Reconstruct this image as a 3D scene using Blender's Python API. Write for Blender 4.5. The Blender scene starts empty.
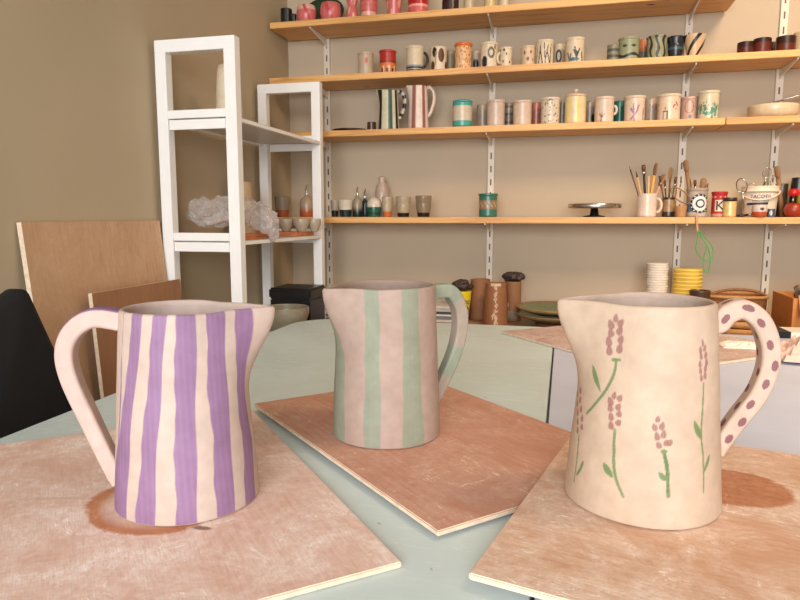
import bpy, bmesh, math, random
import numpy as np
from mathutils import Vector, Matrix, noise as mnoise
random.seed(7); rng = np.random.default_rng(7)
C = bpy.context.scene.collection
scn = bpy.context.scene

# ------------------------------------------------------------------ camera
FPX = 655.0; PITCH = math.atan(84/655.0); YAW = math.radians(14)
EYE = Vector((0, 0, 1.07))
Fw = Vector((-math.sin(YAW)*math.cos(PITCH), math.cos(YAW)*math.cos(PITCH), -math.sin(PITCH)))
Rt = Vector((math.cos(YAW), math.sin(YAW), 0)); Up = Rt.cross(Fw)
cd = bpy.data.cameras.new('camera'); cam = bpy.data.objects.new('camera', cd); C.objects.link(cam)
M = Matrix((Rt, Up, -Fw)).transposed().to_4x4(); M.translation = EYE; cam.matrix_world = M
cd.sensor_width = 36; cd.lens = FPX/800*36; cd.clip_start = 0.02
scn.camera = cam
def ray(u, v): return Fw + Rt*((u-400)/FPX) - Up*((v-300)/FPX)
def hit(u, v, ax, val):
    r = ray(u, v); t = (val-EYE[ax])/r[ax]; return EYE + r*t
def dep(P): return (Vector(P)-EYE).dot(Fw)

# ------------------------------------------------------------------ colour and materials
def lin(c):
    return tuple((x/255/12.92 if x/255 <= .04045 else ((x/255+.055)/1.055)**2.4) for x in c)
def L4(c): return (*lin(c), 1)
class NT:
    def __init__(s, name):
        s.m = bpy.data.materials.new(name); s.m.use_nodes = True
        s.t = s.m.node_tree; s.t.nodes.clear()
        s.out = s.n('ShaderNodeOutputMaterial'); s.b = s.n('ShaderNodeBsdfPrincipled')
        s.l(s.b.outputs[0], s.out.inputs[0])
    def n(s, ty, **k):
        o = s.t.nodes.new(ty)
        for a, b in k.items(): setattr(o, a, b)
        return o
    def l(s, a, b): s.t.links.new(a, b)
    def coord(s, scale=(1, 1, 1), rot=(0, 0, 0), which='Object'):
        tc = s.n('ShaderNodeTexCoord'); mp = s.n('ShaderNodeMapping')
        mp.inputs['Scale'].default_value = scale; mp.inputs['Rotation'].default_value = rot
        s.l(tc.outputs[which], mp.inputs[0]); return mp.outputs[0]
    def noise(s, vec, scale, detail=4, rough=.55, dist=0):
        t = s.n('ShaderNodeTexNoise'); s.l(vec, t.inputs['Vector'])
        t.inputs['Scale'].default_value = scale; t.inputs['Detail'].default_value = detail
        t.inputs['Roughness'].default_value = rough; t.inputs['Distortion'].default_value = dist
        return t.outputs['Fac']
    def ramp(s, fac, pts):
        r = s.n('ShaderNodeValToRGB'); e = r.color_ramp.elements
        e[0].position, e[0].color = pts[0][0], pts[0][1]
        e[1].position, e[1].color = pts[-1][0], pts[-1][1]
        for p, c in pts[1:-1]:
            x = e.new(p); x.color = c
        s.l(fac, r.inputs[0]); return r.outputs[0]
    def mask(s, fac, a, b):
        mr = s.n('ShaderNodeMapRange'); s.l(fac, mr.inputs[0])
        mr.inputs[1].default_value = a; mr.inputs[2].default_value = b; return mr.outputs[0]
    def mix(s, fac, a, b, mode='MIX'):
        m = s.n('ShaderNodeMix', data_type='RGBA', blend_type=mode)
        for sock, v in ((m.inputs[0], fac), (m.inputs[6], a), (m.inputs[7], b)):
            if hasattr(v, 'is_linked'): s.l(v, sock)
            else: sock.default_value = v
        return m.outputs[2]
    def math(s, op, a, b=None):
        m = s.n('ShaderNodeMath', operation=op)
        for sock, v in ((m.inputs[0], a), (m.inputs[1], b)):
            if v is None: continue
            if hasattr(v, 'is_linked'): s.l(v, sock)
            else: sock.default_value = v
        return m.outputs[0]
    def bump(s, h, st=.2, dist=.002):
        b = s.n('ShaderNodeBump'); b.inputs['Strength'].default_value = st; b.inputs['Distance'].default_value = dist
        s.l(h, b.inputs['Height']); s.l(b.outputs[0], s.b.inputs['Normal'])
    def col(s, c):
        if hasattr(c, 'is_linked'): s.l(c, s.b.inputs['Base Color'])
        else: s.b.inputs['Base Color'].default_value = c
    def rough(s, r): s.b.inputs['Roughness'].default_value = r
_mc = {}
def plain(name, c, rough=.5, var=.1, scale=30, bump=.1, metal=0, bdist=.001):
    if name in _mc: return _mc[name]
    n = NT(name); v = n.coord(); f = n.noise(v, scale)
    a = lin(c); lo = tuple(x*(1-var) for x in a)+(1,); hi = tuple(min(1, x*(1+var)) for x in a)+(1,)
    n.col(n.ramp(f, [(.3, lo), (.7, hi)])); n.rough(rough); n.b.inputs['Metallic'].default_value = metal
    if bump: n.bump(f, bump, bdist)
    _mc[name] = n.m; return n.m
def painted(name, rough, bump=.15, scale=60, var=.12, spec=.5):
    n = NT(name); at = n.n('ShaderNodeAttribute'); at.attribute_name = 'Col'
    v = n.coord(); f = n.noise(v, scale, 5); f2 = n.noise(v, scale*.25, 3)
    g = n.ramp(f, [(.3, (1-var, 1-var, 1-var, 1)), (.7, (1, 1, 1, 1))])
    g2 = n.ramp(f2, [(.3, (1-var*.8, 1-var, 1-var*1.1, 1)), (.65, (1, 1, 1, 1))])
    n.col(n.mix(1, n.mix(1, at.outputs['Color'], g, 'MULTIPLY'), g2, 'MULTIPLY')); n.rough(rough)
    n.b.inputs['Specular IOR Level'].default_value = spec
    n.bump(n.math('ADD', f, n.math('MULTIPLY', f2, 3)), bump, .002); return n.m
MG = painted('glazed_pottery', .28)
MC = painted('raw_clay', .62, .2, 70, .11, .35)
MF = painted('matt_paint', .6)

def wall_mat(name, c):
    n = NT(name); v = n.coord(); f = n.noise(v, 1.6, 3); f2 = n.noise(v, 90, 2)
    a = lin(c)
    n.col(n.ramp(f, [(.3, (*[x*.94 for x in a], 1)), (.7, (*[x*1.05 for x in a], 1))]))
    n.rough(.75); n.bump(f2, .12, .0015); return n.m
MW = wall_mat('beige_wall_paint', (184, 168, 145))
MCEIL = wall_mat('ceiling_paint', (176, 168, 154))
MFLOOR = wall_mat('grey_concrete', (92, 88, 82))

def pine(name, light=(218, 168, 102), dark=(186, 130, 68), knots=True):
    n = NT(name); v = n.coord((.55, 9, 9)); f = n.noise(v, 5, 6, .6, 1.2)
    c = n.ramp(f, [(.32, L4(dark)), (.5, L4(light)), (.72, L4(tuple(min(255, x*1.03) for x in light)))])
    if knots:
        kv = n.coord((1, 2.2, 2.2)); vo = n.n('ShaderNodeTexVoronoi'); n.l(kv, vo.inputs['Vector']); vo.inputs['Scale'].default_value = 4.2
        k = n.mask(vo.outputs['Distance'], .075, .045); c = n.mix(k, c, L4((84, 38, 18)))
    n.col(c); n.rough(.5); n.bump(f, .1, .001); return n.m
MP = pine('pine_board_wood'); MP2 = pine('reddish_pine_wood', (205, 128, 84), (160, 84, 48), False)

def ply(name, base, dark, wash, washamt=.5, stain=None, ring=None, grain_rot=0, patch=None, scratch=True):
    """plywood face: fine grain, pale clay wash in patches, damp stains (object coordinates in metres)"""
    n = NT(name); v = n.coord((4, 60, 4), (0, 0, grain_rot)); g = n.noise(v, 3, 6, .65, .6)
    v2 = n.coord(); big = n.noise(v2, 3.2, 5, .6, .8); fine = n.noise(v2, 110, 6, .75, .3); mid = n.noise(v2, 11, 9, .78, .6)
    pores = n.noise(n.coord((30, 420, 30), (0, 0, grain_rot)), 1.6, 5, .7, .2)
    c = n.ramp(g, [(.3, L4(dark)), (.68, L4(base))])
    c = n.mix(n.mask(big, .42, .68), c, L4(tuple(int(a*.5+b*.5) for a, b in zip(base, dark))))
    c = n.mix(n.math('MULTIPLY', n.mask(pores, .56, .70), .45), c, L4(tuple(int(x*.84) for x in dark)))
    w = n.math('MULTIPLY', n.mask(mid, .40, .60), n.mask(n.math('ADD', n.math('MULTIPLY', fine, .5), n.math('MULTIPLY', pores, .5)), .36, .60))
    c = n.mix(n.math('MULTIPLY', w, washamt), c, L4(wash))
    if scratch:
        white = L4(tuple(min(255, x+16) for x in wash))
        for (sc, ro, th_) in (((16, 60, 10), .3, .585), ((60, 14, 10), -.2, .605)):
            s_ = n.noise(n.coord(sc, (0, 0, grain_rot+ro)), 1.5, 8, .8, 1.2)
            sm = n.math('MULTIPLY', n.mask(s_, th_, th_+.03), n.mask(mid, .47, .55))
            c = n.mix(n.math('MULTIPLY', sm, .8), c, white)
    for st in (stain or []):
        cx, cy, rx, ry, rot, colr, amt, edge, inner = st
        tc = n.n('ShaderNodeTexCoord'); mp = n.n('ShaderNodeMapping', vector_type='TEXTURE')
        mp.inputs['Location'].default_value = (cx, cy, 0); mp.inputs['Rotation'].default_value = (0, 0, rot)
        mp.inputs['Scale'].default_value = (rx, ry, 1000)
        n.l(tc.outputs['Object'], mp.inputs[0])
        ln = n.n('ShaderNodeVectorMath', operation='LENGTH'); n.l(mp.outputs[0], ln.inputs[0])
        d = n.math('ADD', ln.outputs['Value'], n.math('MULTIPLY', n.math('SUBTRACT', mid, .5), .45))
        mk = n.mask(d, 1.0, 1.0-edge)
        if inner: mk = n.math('MULTIPLY', mk, n.mask(d, inner-.12, inner+.1))
        tint = n.mix(1, c, L4(colr), 'MULTIPLY')
        c = n.mix(n.math('MULTIPLY', mk, amt), c, tint)
    n.col(c); n.rough(.62); n.b.inputs['Specular IOR Level'].default_value = .3
    n.bump(n.math('ADD', g, pores), .2, .0006); return n.m
MEDGE = plain('plywood_edge', (226, 206, 180), .7, .15, 80)

def table_mat(name, base, light, dark, amt=.6):
    n = NT(name); v = n.coord(); big = n.noise(v, 2.4, 5, .6, .5); fine = n.noise(v, 22, 8, .75, .6)
    c = n.ramp(big, [(.35, L4(base)), (.7, L4(tuple(int(x*.93) for x in base)))])
    vs = n.coord((5, 30, 1), (0, 0, .35)); s = n.noise(vs, 2.6, 8, .78, 1.8)
    c = n.mix(n.math('MULTIPLY', n.math('MULTIPLY', n.mask(s, .54, .66), n.mask(big, .38, .55)), amt), c, L4(light))
    sp = n.noise(v, 46, 3, .5, .6); c = n.mix(n.math('MULTIPLY', n.mask(sp, .73, .78), .7), c, L4(dark))
    c = n.mix(n.math('MULTIPLY', n.mask(fine, .56, .8), .25), c, L4(light))
    n.col(c); n.rough(.5); n.b.inputs['Specular IOR Level'].default_value = .35; n.bump(fine, .08, .001); return n.m
MWHITE = plain('white_metal_paint', (238, 238, 236), .35, .02, 20, .02)
MTRACK = plain('white_steel_track', (226, 220, 208), .4, .04, 20, .02)
def rail_mat():
    n = NT('slotted_rail'); tc = n.n('ShaderNodeTexCoord'); sp = n.n('ShaderNodeSeparateXYZ'); n.l(tc.outputs['Object'], sp.inputs[0])
    zf = n.math('FRACT', n.math('MULTIPLY', n.math('ADD', sp.outputs[2], 2.0), 20.0))
    a = n.math('LESS_THAN', n.math('ABSOLUTE', n.math('SUBTRACT', zf, .5)), .24); b = n.math('LESS_THAN', n.math('ABSOLUTE', sp.outputs[0]), .0027)
    n.col(n.mix(n.math('MULTIPLY', a, b), L4((214, 204, 188)), L4((84, 68, 54)))); n.rough(.5); return n.m
MRAIL = rail_mat()
MDARK = plain('dark_slot', (50, 40, 32), .7)
MBLACK = plain('black_fabric', (16, 16, 18), .9, .3, 300, .3)
MBPLAST = plain('black_plastic', (18, 18, 20), .35, .1, 30, .05)
MSTEEL = plain('brushed_steel', (190, 188, 182), .25, .08, 60, .05, 1)
MWOODT = plain('pale_handle_wood', (214, 172, 118), .5, .15, 60)
MDWOOD = plain('dark_handle_wood', (96, 58, 34), .45, .2, 60)

# ------------------------------------------------------------------ mesh helpers
def tag(o, label=None, cat=None, group=None, kind=None):
    if label: o['label'] = label
    if cat: o['category'] = cat
    if group: o['group'] = group
    if kind: o['kind'] = kind
    return o
def link(name, me, mat, parent=None, loc=None, smooth=True):
    o = bpy.data.objects.new(name, me); C.objects.link(o)
    if isinstance(mat, (list, tuple)):
        for m in mat: me.materials.append(m)
    elif mat: me.materials.append(mat)
    if smooth: me.polygons.foreach_set('use_smooth', [True]*len(me.polygons))
    if parent: o.parent = parent
    if loc is not None: o.location = loc
    return o
def setcol(me, cols):
    at = me.color_attributes.new('Col', 'FLOAT_COLOR', 'POINT')
    a = np.ones((len(me.vertices), 4), dtype=np.float32); a[:, :3] = cols
    at.data.foreach_set('color', a.ravel())
def empty(name, loc=(0, 0, 0), rz=0):
    o = bpy.data.objects.new(name, None); C.objects.link(o); o.location = loc; o.rotation_euler = (0, 0, rz)
    o.empty_display_size = .02; return o
def grid_faces(nr, ns):
    r = np.arange(nr-1)[:, None]; c = np.arange(ns)[None, :]; c2 = (c+1) % ns
    return np.stack([r*ns+c, r*ns+c2, (r+1)*ns+c2, (r+1)*ns+c], -1).reshape(-1, 4)
def mesh_from(name, V, Fc):
    me = bpy.data.meshes.new(name); me.from_pydata(np.asarray(V).tolist(), [], np.asarray(Fc).tolist() if not isinstance(Fc, list) else Fc); me.update(); return me
def lathe(name, prof, mat, parent=None, loc=(0, 0, 0), segs=32, colfn=None, rz=0, warp=None):
    """prof: list of (r,z); a = angle from local -Y (front), positive to the right"""
    P = np.array(prof, float); nr = len(P); a = np.linspace(0, 2*math.pi, segs, endpoint=False)+math.pi
    A = np.tile(a, (nr, 1)); Rr = np.maximum(P[:, 0], 1e-5)[:, None]*np.ones(segs); Z = P[:, 1][:, None]*np.ones(segs)
    X = Rr*np.sin(A); Y = -Rr*np.cos(A)
    V = np.stack([X, Y, Z], -1).reshape(-1, 3)
    if warp: V = warp(V)
    me = mesh_from(name, V, grid_faces(nr, segs))
    if colfn is not None:
        Aw = (A+math.pi) % (2*math.pi)-math.pi
        zt = (Z/max(P[:, 1])).ravel()
        c = colfn(Aw.ravel(), zt); inner = np.zeros(nr, bool)
        setcol(me, c)
    o = link(name, me, mat, parent, loc); o.rotation_euler = (0, 0, rz); return o
def boxm(bm, size, loc, bevel=0, mat=None, mi=0):
    r = bmesh.ops.create_cube(bm, size=1); vs = r['verts']
    bmesh.ops.scale(bm, vec=size, verts=vs)
    if bevel:
        es = list({e for v in vs for e in v.link_edges})
        rr = bmesh.ops.bevel(bm, geom=es, offset=bevel, segments=2, affect='EDGES'); vs = list({v for f in rr['faces'] for v in f.verts} | {v for v in vs if v.is_valid})
    if mat: bmesh.ops.transform(bm, matrix=mat, verts=vs)
    bmesh.ops.translate(bm, vec=loc, verts=vs); return vs
def box(name, size, loc, mat, parent=None, bevel=0, rot=None):
    bm = bmesh.new(); boxm(bm, size, (0, 0, 0), bevel)
    me = bpy.data.meshes.new(name); bm.to_mesh(me); bm.free()
    o = link(name, me, mat, parent, loc, False)
    if rot: o.rotation_euler = rot
    return o
def boxes(name, lst, mat, parent=None, bevel=0, loc=None):
    bm = bmesh.new()
    for s, l in lst: boxm(bm, s, l, bevel)
    me = bpy.data.meshes.new(name); bm.to_mesh(me); bm.free(); return link(name, me, mat, parent, loc, False)
def catmull(pts, n):
    P = [Vector(p) for p in pts]; P = [P[0]*2-P[1]]+P+[P[-1]*2-P[-2]]; out = []
    for i in range(1, len(P)-2):
        for k in range(n):
            t = k/n; a, b, c, d = P[i-1:i+3]
            out.append(.5*((2*b)+(c-a)*t+(2*a-5*b+4*c-d)*t*t+(3*b-a-3*c+d)*t**3))
    out.append(P[-2]); return out
def tube(name, pts, rad, mat, parent=None, n=8, smooth=0, closed=False, loc=None, flat=1.0):
    P = catmull(pts, smooth) if smooth else [Vector(p) for p in pts]
    N = len(P); V = []; nrm = None
    for i in range(N):
        if closed: t = (P[(i+1) % N]-P[i-1]).normalized()
        else: t = (P[min(i+1, N-1)]-P[max(i-1, 0)]).normalized()
        if nrm is None: nrm = t.orthogonal().normalized()
        nrm = (nrm-t*nrm.dot(t)).normalized(); b = t.cross(nrm)
        r = rad(i/(N-1)) if callable(rad) else rad
        for k in range(n):
            q = 2*math.pi*k/n; V.append(P[i]+nrm*(r*math.cos(q))+b*(r*flat*math.sin(q)))
    Fc = grid_faces(N, n).tolist()
    if closed:
        for k in range(n): Fc.append([(N-1)*n+k, (N-1)*n+(k+1) % n, (k+1) % n, k])
    else:
        Fc.append(list(range(n))[::-1]); Fc.append([(N-1)*n+k for k in range(n)])
    me = mesh_from(name, [tuple(v) for v in V], Fc); return link(name, me, mat, parent, loc)
def text(name, s, size, mat, parent, loc, rot, ext=.0004):
    cu = bpy.data.curves.new(name, 'FONT'); cu.body = s; cu.size = size; cu.extrude = ext; cu.align_x = 'CENTER'; cu.align_y = 'CENTER'
    t = bpy.data.objects.new('tmp', cu); C.objects.link(t)
    me = bpy.data.meshes.new_from_object(t.evaluated_get(bpy.context.evaluated_depsgraph_get())); bpy.data.objects.remove(t)
    o = link(name, me, mat, parent, loc, False); o.rotation_euler = rot; return o

# ------------------------------------------------------------------ room
YW = 2.60; XL = -1.12
def struct(o): o['kind'] = 'structure'; return o
struct(box('wall_back', (3.84, .1, 2.9), (XL-.1+1.92-.0, YW+.05, 1.35), MW))
struct(box('wall_left', (.1, 5.0, 2.9), (XL-.05, .1, 1.35), wall_mat('olive_beige_wall_paint', (182, 165, 137))))
struct(box('wall_right', (.1, 5.0, 2.9), (2.65, .1, 1.35), MW))
struct(boxes('wall_front', [((.24, .1, 2.9), (-1.12, 0, 1.35)), ((1.2, .1, 2.9), (2.1, 0, 1.35)), ((2.5, .1, .8), (.25, 0, .3)), ((2.5, .1, .35), (.25, 0, 2.625))], MW, None, 0, (0, -2.45, 0)))
struct(box('floor', (4.0, 5.2, .1), (.75, .1, -.05), MFLOOR))
struct(box('ceiling', (4.0, 5.2, .1), (.75, .1, 2.85), MCEIL))
wf = struct(boxes('window_1', [((.06, .06, 1.75), (-.97, 0, 0)), ((.06, .06, 1.75), (1.47, 0, 0)), ((2.5, .06, .06), (.25, 0, .845)), ((2.5, .06, .06), (.25, 0, -.845)), ((.05, .05, 1.7), (.25, 0, 0))], MWHITE, None, 0, (0, -2.45, 1.575)))

# ------------------------------------------------------------------ wall shelving
SH = {1: 1.797, 2: 1.594, 3: 1.390, 4: 1.066}
YF = 2.40; TH = .022; YB = YW-.016
XS = hit(726, 119, 1, YF).x
def shelf(z, x0, x1, label, cat='shelf'):
    o = box('shelf_board', (x1-x0, YB-YF, TH), ((x0+x1)/2, (YF+YB)/2, z-TH/2), MP, None, .0015)
    return tag(o, label, cat, 'pine wall shelves')
shelf(SH[1], XL+.012, hit(727, 14, 1, YB).x, 'topmost pine shelf board, carrying the pink and red pottery, cut off by the frame')
shelf(SH[2], XL+.004, 1.45, 'second pine shelf board from the top, carrying patterned mugs')
shelf(SH[3], XL+.004, XS-.0015, 'long left board of the third pine shelf, carrying striped jugs and pale beakers')
shelf(SH[3], XS+.0015, 1.45, 'short right board of the third pine shelf, under the wide pale dish')
shelf(SH[4], XL+.004, 1.45, 'lowest pine shelf board at eye level, carrying tool pots and small cups')
TX = {k: hit(u, 140, 1, YW-.01).x for k, u in (('a', 328), ('b', 491.5), ('c', 683), ('d', 775.5))}
tl = {'a': 'white slotted upright at the far left of the shelves, beside the white rack', 'b': 'white slotted upright above the brown clay cylinders',
      'c': 'white slotted upright behind the tub with the round badge', 'd': 'rightmost white slotted upright, behind the white bucket'}
for k, x in TX.items():
    t = tag(empty('shelf_upright', (x, YW-.006, .70)), tl[k], 'shelf upright', 'white slotted shelf uprights')
    box('rail', (.024, .012, 1.95), (0, 0, .975), MRAIL, t, .001)
    box('end_cap', (.026, .014, .012), (0, 0, 1.957), MTRACK, t, .001)
side = {'a': 'left-hand', 'b': 'second', 'c': 'third', 'd': 'rightmost'}
nm = {1: 'topmost shelf', 2: 'second shelf from the top', 3: 'third shelf from the top', 4: 'lowest shelf'}
for s, z in SH.items():
    for k, x in TX.items():
        if s == 1 and k == 'd': continue
        bm = bmesh.new(); w = .002
        pr = [(YW-.012, z-TH-.0005), (YF+.012, z-TH-.0005), (YF+.012, z-TH-.006), (YW-.03, z-TH-.026), (YW-.012, z-TH-.034)]
        a = [bm.verts.new((x-w, p[0], p[1])) for p in pr]; b = [bm.verts.new((x+w, p[0], p[1])) for p in pr]
        bm.faces.new(a[::-1]); bm.faces.new(b)
        for i in range(5): bm.faces.new([a[i], a[(i+1) % 5], b[(i+1) % 5], b[i]])
        bmesh.ops.recalc_face_normals(bm, faces=bm.faces)
        me = bpy.data.meshes.new('shelf_bracket'); bm.to_mesh(me); bm.free()
        tag(link('shelf_bracket', me, MTRACK, None, None, False), 'white bracket under the %s, %s upright from the left' % (nm[s], {'a': 'first', 'b': 'second', 'c': 'third', 'd': 'fourth'}[k]), 'bracket', 'white shelf brackets')

# ------------------------------------------------------------------ pottery on the shelves
def cup_prof(r, h, kind='beaker', n=42):
    t = min(.004, r*.15); o = []
    for i in range(n+1):
        z = h*i/n; q = i/n
        if kind == 'beaker': rr = r*(.985 if q > .03 else .93)
        elif kind == 'rim': rr = r*(.93 if q > .03 else .88)+(r*.07 if q > .92 else 0)
        elif kind == 'bowl': rr = r*(.45+.55*math.sin(min(1, q*1.15)*math.pi/2)) if q < .87 else r
        elif kind == 'round': rr = r*(.72+.28*math.sin(q*math.pi*.72+.35))
        elif kind == 'cone': rr = r*(.55+.45*q)
        elif kind == 'double': rr = r*(.70+.22*math.sin(min(q/.62, 1)*math.pi/2)) if q < .62 else r*(.88+.12*math.sin((q-.62)/.38*math.pi/2))
        elif kind == 'taper': rr = r*(1-.22*q)
        elif kind == 'hour': rr = r*(.62+.38*abs(math.cos(q*math.pi))**.8)
        elif kind == 'flare': rr = r*(.72+.28*q)
        elif kind == 'dome': rr = r*(.9+.1*math.sin(q*3)) if q < .6 else r*math.sqrt(max(0, 1-((q-.6)/.4)**2*.92))
        o.append((rr, z))
    p = [(0, 0), (o[0][0]*.9, 0)]+[(a, b+(.0008 if i == 0 else 0)) for i, (a, b) in enumerate(o)]
    rt = o[-1][0]
    p += [(rt-t*.5, h+t*.3), (rt-t, h)]
    for i in range(n-2, 1, -4): p.append((max(o[i][0]-t, .001), o[i][1]))
    p += [(max(o[1][0]-t, .002), t*1.3), (0, t*1.2)]
    return p
def solid(c):
    c = np.array(lin(c)); return lambda a, z: np.tile(c, (len(a), 1))
def layers(base, *ls):
    """each layer: (colour, mask function of a,z)"""
    b = np.array(lin(base)); L = [(np.array(lin(c)), f) for c, f in ls]
    def fn(a, z):
        o = np.tile(b, (len(a), 1))
        for c, f in L:
            m = np.clip(np.asarray(f(a, z), float), 0, 1)[:, None]; o = o*(1-m)+c*m
        return o
    return fn
def band(z0, z1): return lambda a, z: (z > z0) & (z < z1)
def spot(a0, z0, ra, rz): return lambda a, z: ((a-a0)/ra)**2+((z-z0)/rz)**2 < 1
def spots(lst): return lambda a, z: np.any([((a-q[0])/q[2])**2+((z-q[1])/q[3])**2 < 1 for q in lst], axis=0)
def speck(n, s, seed=1, zr=(.05, .95)):
    r = np.random.default_rng(seed); Q = np.stack([r.uniform(-2, 2, n), r.uniform(*zr, n)], 1)
    return lambda a, z: np.min((a[:, None]-Q[:, 0])**2+((z[:, None]-Q[:, 1])*1.9)**2, axis=1) < s*s
def wav(n, w, ph=0, tw=0, wob=.25): return lambda a, z: np.sin(a*n+ph+tw*z+wob*np.sin(z*9+a*2)) > w
def ringm(a0, z0, r0, r1): return lambda a, z: (((a-a0)**2+((z-z0)*1.9)**2 > r0*r0) & ((a-a0)**2+((z-z0)*1.9)**2 < r1*r1))
def AND(f, g): return lambda a, z: np.asarray(f(a, z)) & np.asarray(g(a, z))
def lines(segs, w): # painted twigs in (a, z*1.9)
    def fn(a, z):
        m = np.zeros(len(a), bool); zz = z*1.9
        for (x0, y0, x1, y1) in segs:
            y0, y1 = y0*1.9, y1*1.9; dx, dy = x1-x0, y1-y0; t = np.clip(((a-x0)*dx+(zz-y0)*dy)/(dx*dx+dy*dy), 0, 1)
            m |= (a-x0-t*dx)**2+(zz-y0-t*dy)**2 < w*w
        return m
    return fn
def place(u, w, vt, z, y):
    """real position, radius and height of a pot standing at depth y on the shelf of height z"""
    P = hit(u, vt, 1, y); d = dep((P.x, y, z)); return P.x, w/2*d/FPX, P.z-z, math.atan2(P.x, y)
def pot(name, u0, u1, vt, z, y, kind, fn, label, cat, group=None, handle=None, lid=None, mat=None, hcol=None, segs=96, hmin=None, back=None):
    u = (u0+u1)/2; x, r, h, az = place(u, u1-u0, vt, z, y)
    if hmin: h = hmin
    rz = -az
    whole = handle is None and lid is None
    m = mat or MG
    if whole:
        o = lathe(name, cup_prof(r, h, kind), m, None, (x, y, z), segs, fn, rz)
        return tag(o, label, cat, group)
    t = tag(empty(name, (x, y, z), rz), label, cat, group)
    lathe('body', cup_prof(r, h if not lid else h*.86, kind), m, t, (0, 0, 0), segs, fn)
    if handle:
        ang, sz = handle; d = Vector((math.sin(ang), -math.cos(ang), 0)); hh = h*.36*sz
        pts = [d*(r*.92+sz*r*.62*math.sin(q)*1.0)+Vector((0, 0, h*.5+hh*math.cos(q))) for q in np.linspace(.12, math.pi-.12, 11)]
        hc = tube('handle', pts, .0042, m, t, 8, 0, False, None, 1.3)
        cc = lin(hcol) if not callable(hcol) and hcol else None
        me = hc.data; nv = len(me.vertices)
        if callable(hcol): setcol(me, hcol(np.arange(nv)//8))
        else: setcol(me, np.tile(np.array(cc or fn(np.array([ang]), np.array([.5]))[0]), (nv, 1)))
    if lid:
        lc, knob = lid; hb = h*.86
        pr = [(0, hb+.0005), (r*1.0, hb+.0005), (r*1.03, hb+h*.04), (r*.9, hb+h*.09), (r*.25, hb+h*.12), (0, hb+h*.13)]
        l = lathe('lid', pr, m, t, (0, 0, 0), 32, solid(lc))
        if knob: lathe('knob', [(0, hb+h*.12), (r*.12, hb+h*.12), (r*.14, hb+h*.17), (r*.24, hb+h*.21), (r*.2, hb+h*.26), (0, hb+h*.28)], m, l, (0, 0, 0), 16, solid(lc))
    return t
CR = (216, 200, 172); CB = (190, 172, 148); DK = (38, 34, 36)
Y1, Y2 = 2.455, 2.525
G2 = 'patterned mugs and beakers on the second shelf'; z = SH[2]+.0006
pot('beaker', 357.4, 374, 53.5, z, Y1, 'rim', layers(CB, ((205, 96, 78), spot(.05, .62, .22, .12))), 'beige beaker with one small red dot, leftmost on the second shelf', 'beaker', G2)
pot('beaker', 379, 396.5, 51.6, z, Y1, 'rim', layers((176, 48, 40), ((214, 120, 62), band(.0, .48)), ((150, 36, 34), band(.46, .56)), ((236, 200, 160), AND(band(0, .34), wav(9, .55))), ((70, 36, 34), AND(band(0, .22), wav(9, .3, 2)))), 'red beaker with orange and cream drips round its base', 'beaker', G2)
pot('mug', 405.6, 424.3, 47.4, z, Y1, 'rim', layers(CR, (DK, band(.05, .10)), (DK, band(.14, .19)), ((130, 150, 160), band(.19, .26))), 'cream mug with dark bands at the base and a black handle', 'mug', G2, (1.35, .75), None, None, DK)
pot('mug', 430, 447, 48, z, Y1, 'beaker', layers(CR, ((92, 54, 30), spots([(.35, .62, .38, .28), (-.75, .2, .3, .2), (1.15, .2, .3, .2)])), (DK, spots([(-.5, .75, .3, .2)])), ((176, 120, 60), spot(-.35, .5, .08, .3))), 'cream beaker with large brown and black leaf shapes', 'beaker', G2)
pot('beaker', 444, 456, 51.6, z, Y2, 'beaker', solid((150, 136, 112)), 'plain grey-beige beaker half hidden left of the orange-rimmed one', 'beaker', G2)
pot('beaker', 454.5, 472.3, 44.3, z, Y1, 'rim', layers((222, 186, 140), ((196, 108, 46), speck(110, .07, 3)), ((214, 112, 44), band(.86, 1.2))), 'cream beaker with orange speckles and an orange rim', 'beaker', G2)
pot('beaker', 470, 482, 52, z, Y2, 'beaker', layers(CB, (DK, spot(.0, .4, .5, .22))), 'small beige beaker with a black spot, between orange-rimmed and blotched mugs', 'beaker', G2)
pot('beaker', 480, 498.5, 43.7, z, Y1, 'rim', layers(CR, ((96, 92, 90), ringm(.25, .58, .22, .42)), ((34, 44, 58), spot(-.55, .22, .35, .24)), ((70, 80, 84), spot(.75, .8, .1, .1))), 'cream beaker with a grey ring flower and dark blue blotch', 'beaker', G2)
pot('mug', 499.5, 512.8, 48.3, z, Y1, 'rim', layers(CR, ((60, 48, 46), speck(16, .12, 5))), 'small cream mug with scattered brown dots, right of the ring-flower beaker', 'mug', G2, (-1.2, .7))
pot('beaker', 520.8, 535.5, 47, z, Y1, 'rim', layers((206, 186, 154), ((150, 50, 44), spots([(-.5, .65, .13, .09), (.45, .68, .13, .09), (0, .35, .2, .1), (.8, .3, .1, .07)]))), 'small cream beaker with little red hearts', 'beaker', G2)
pot('beaker', 535.5, 554.2, 41.4, z, Y1, 'rim', layers(CR, ((74, 66, 52), lines([(-.7, .05, -.45, .8), (-.2, .05, -.5, .6), (.1, .03, -.05, .85), (.1, .2, .4, .75), (.6, .05, .3, .55), (.65, .05, .8, .8), (-1.1, .1, -.9, .75)], .055))), 'cream beaker painted with thin dark twigs', 'beaker', G2)
pot('mug', 553, 565, 45, z, Y2, 'beaker', layers((196, 184, 158), (DK, ringm(0, .5, .3, .5))), 'cream mug with a black painted loop, half hidden between twig and blue-flower mugs', 'mug', G2)
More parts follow.
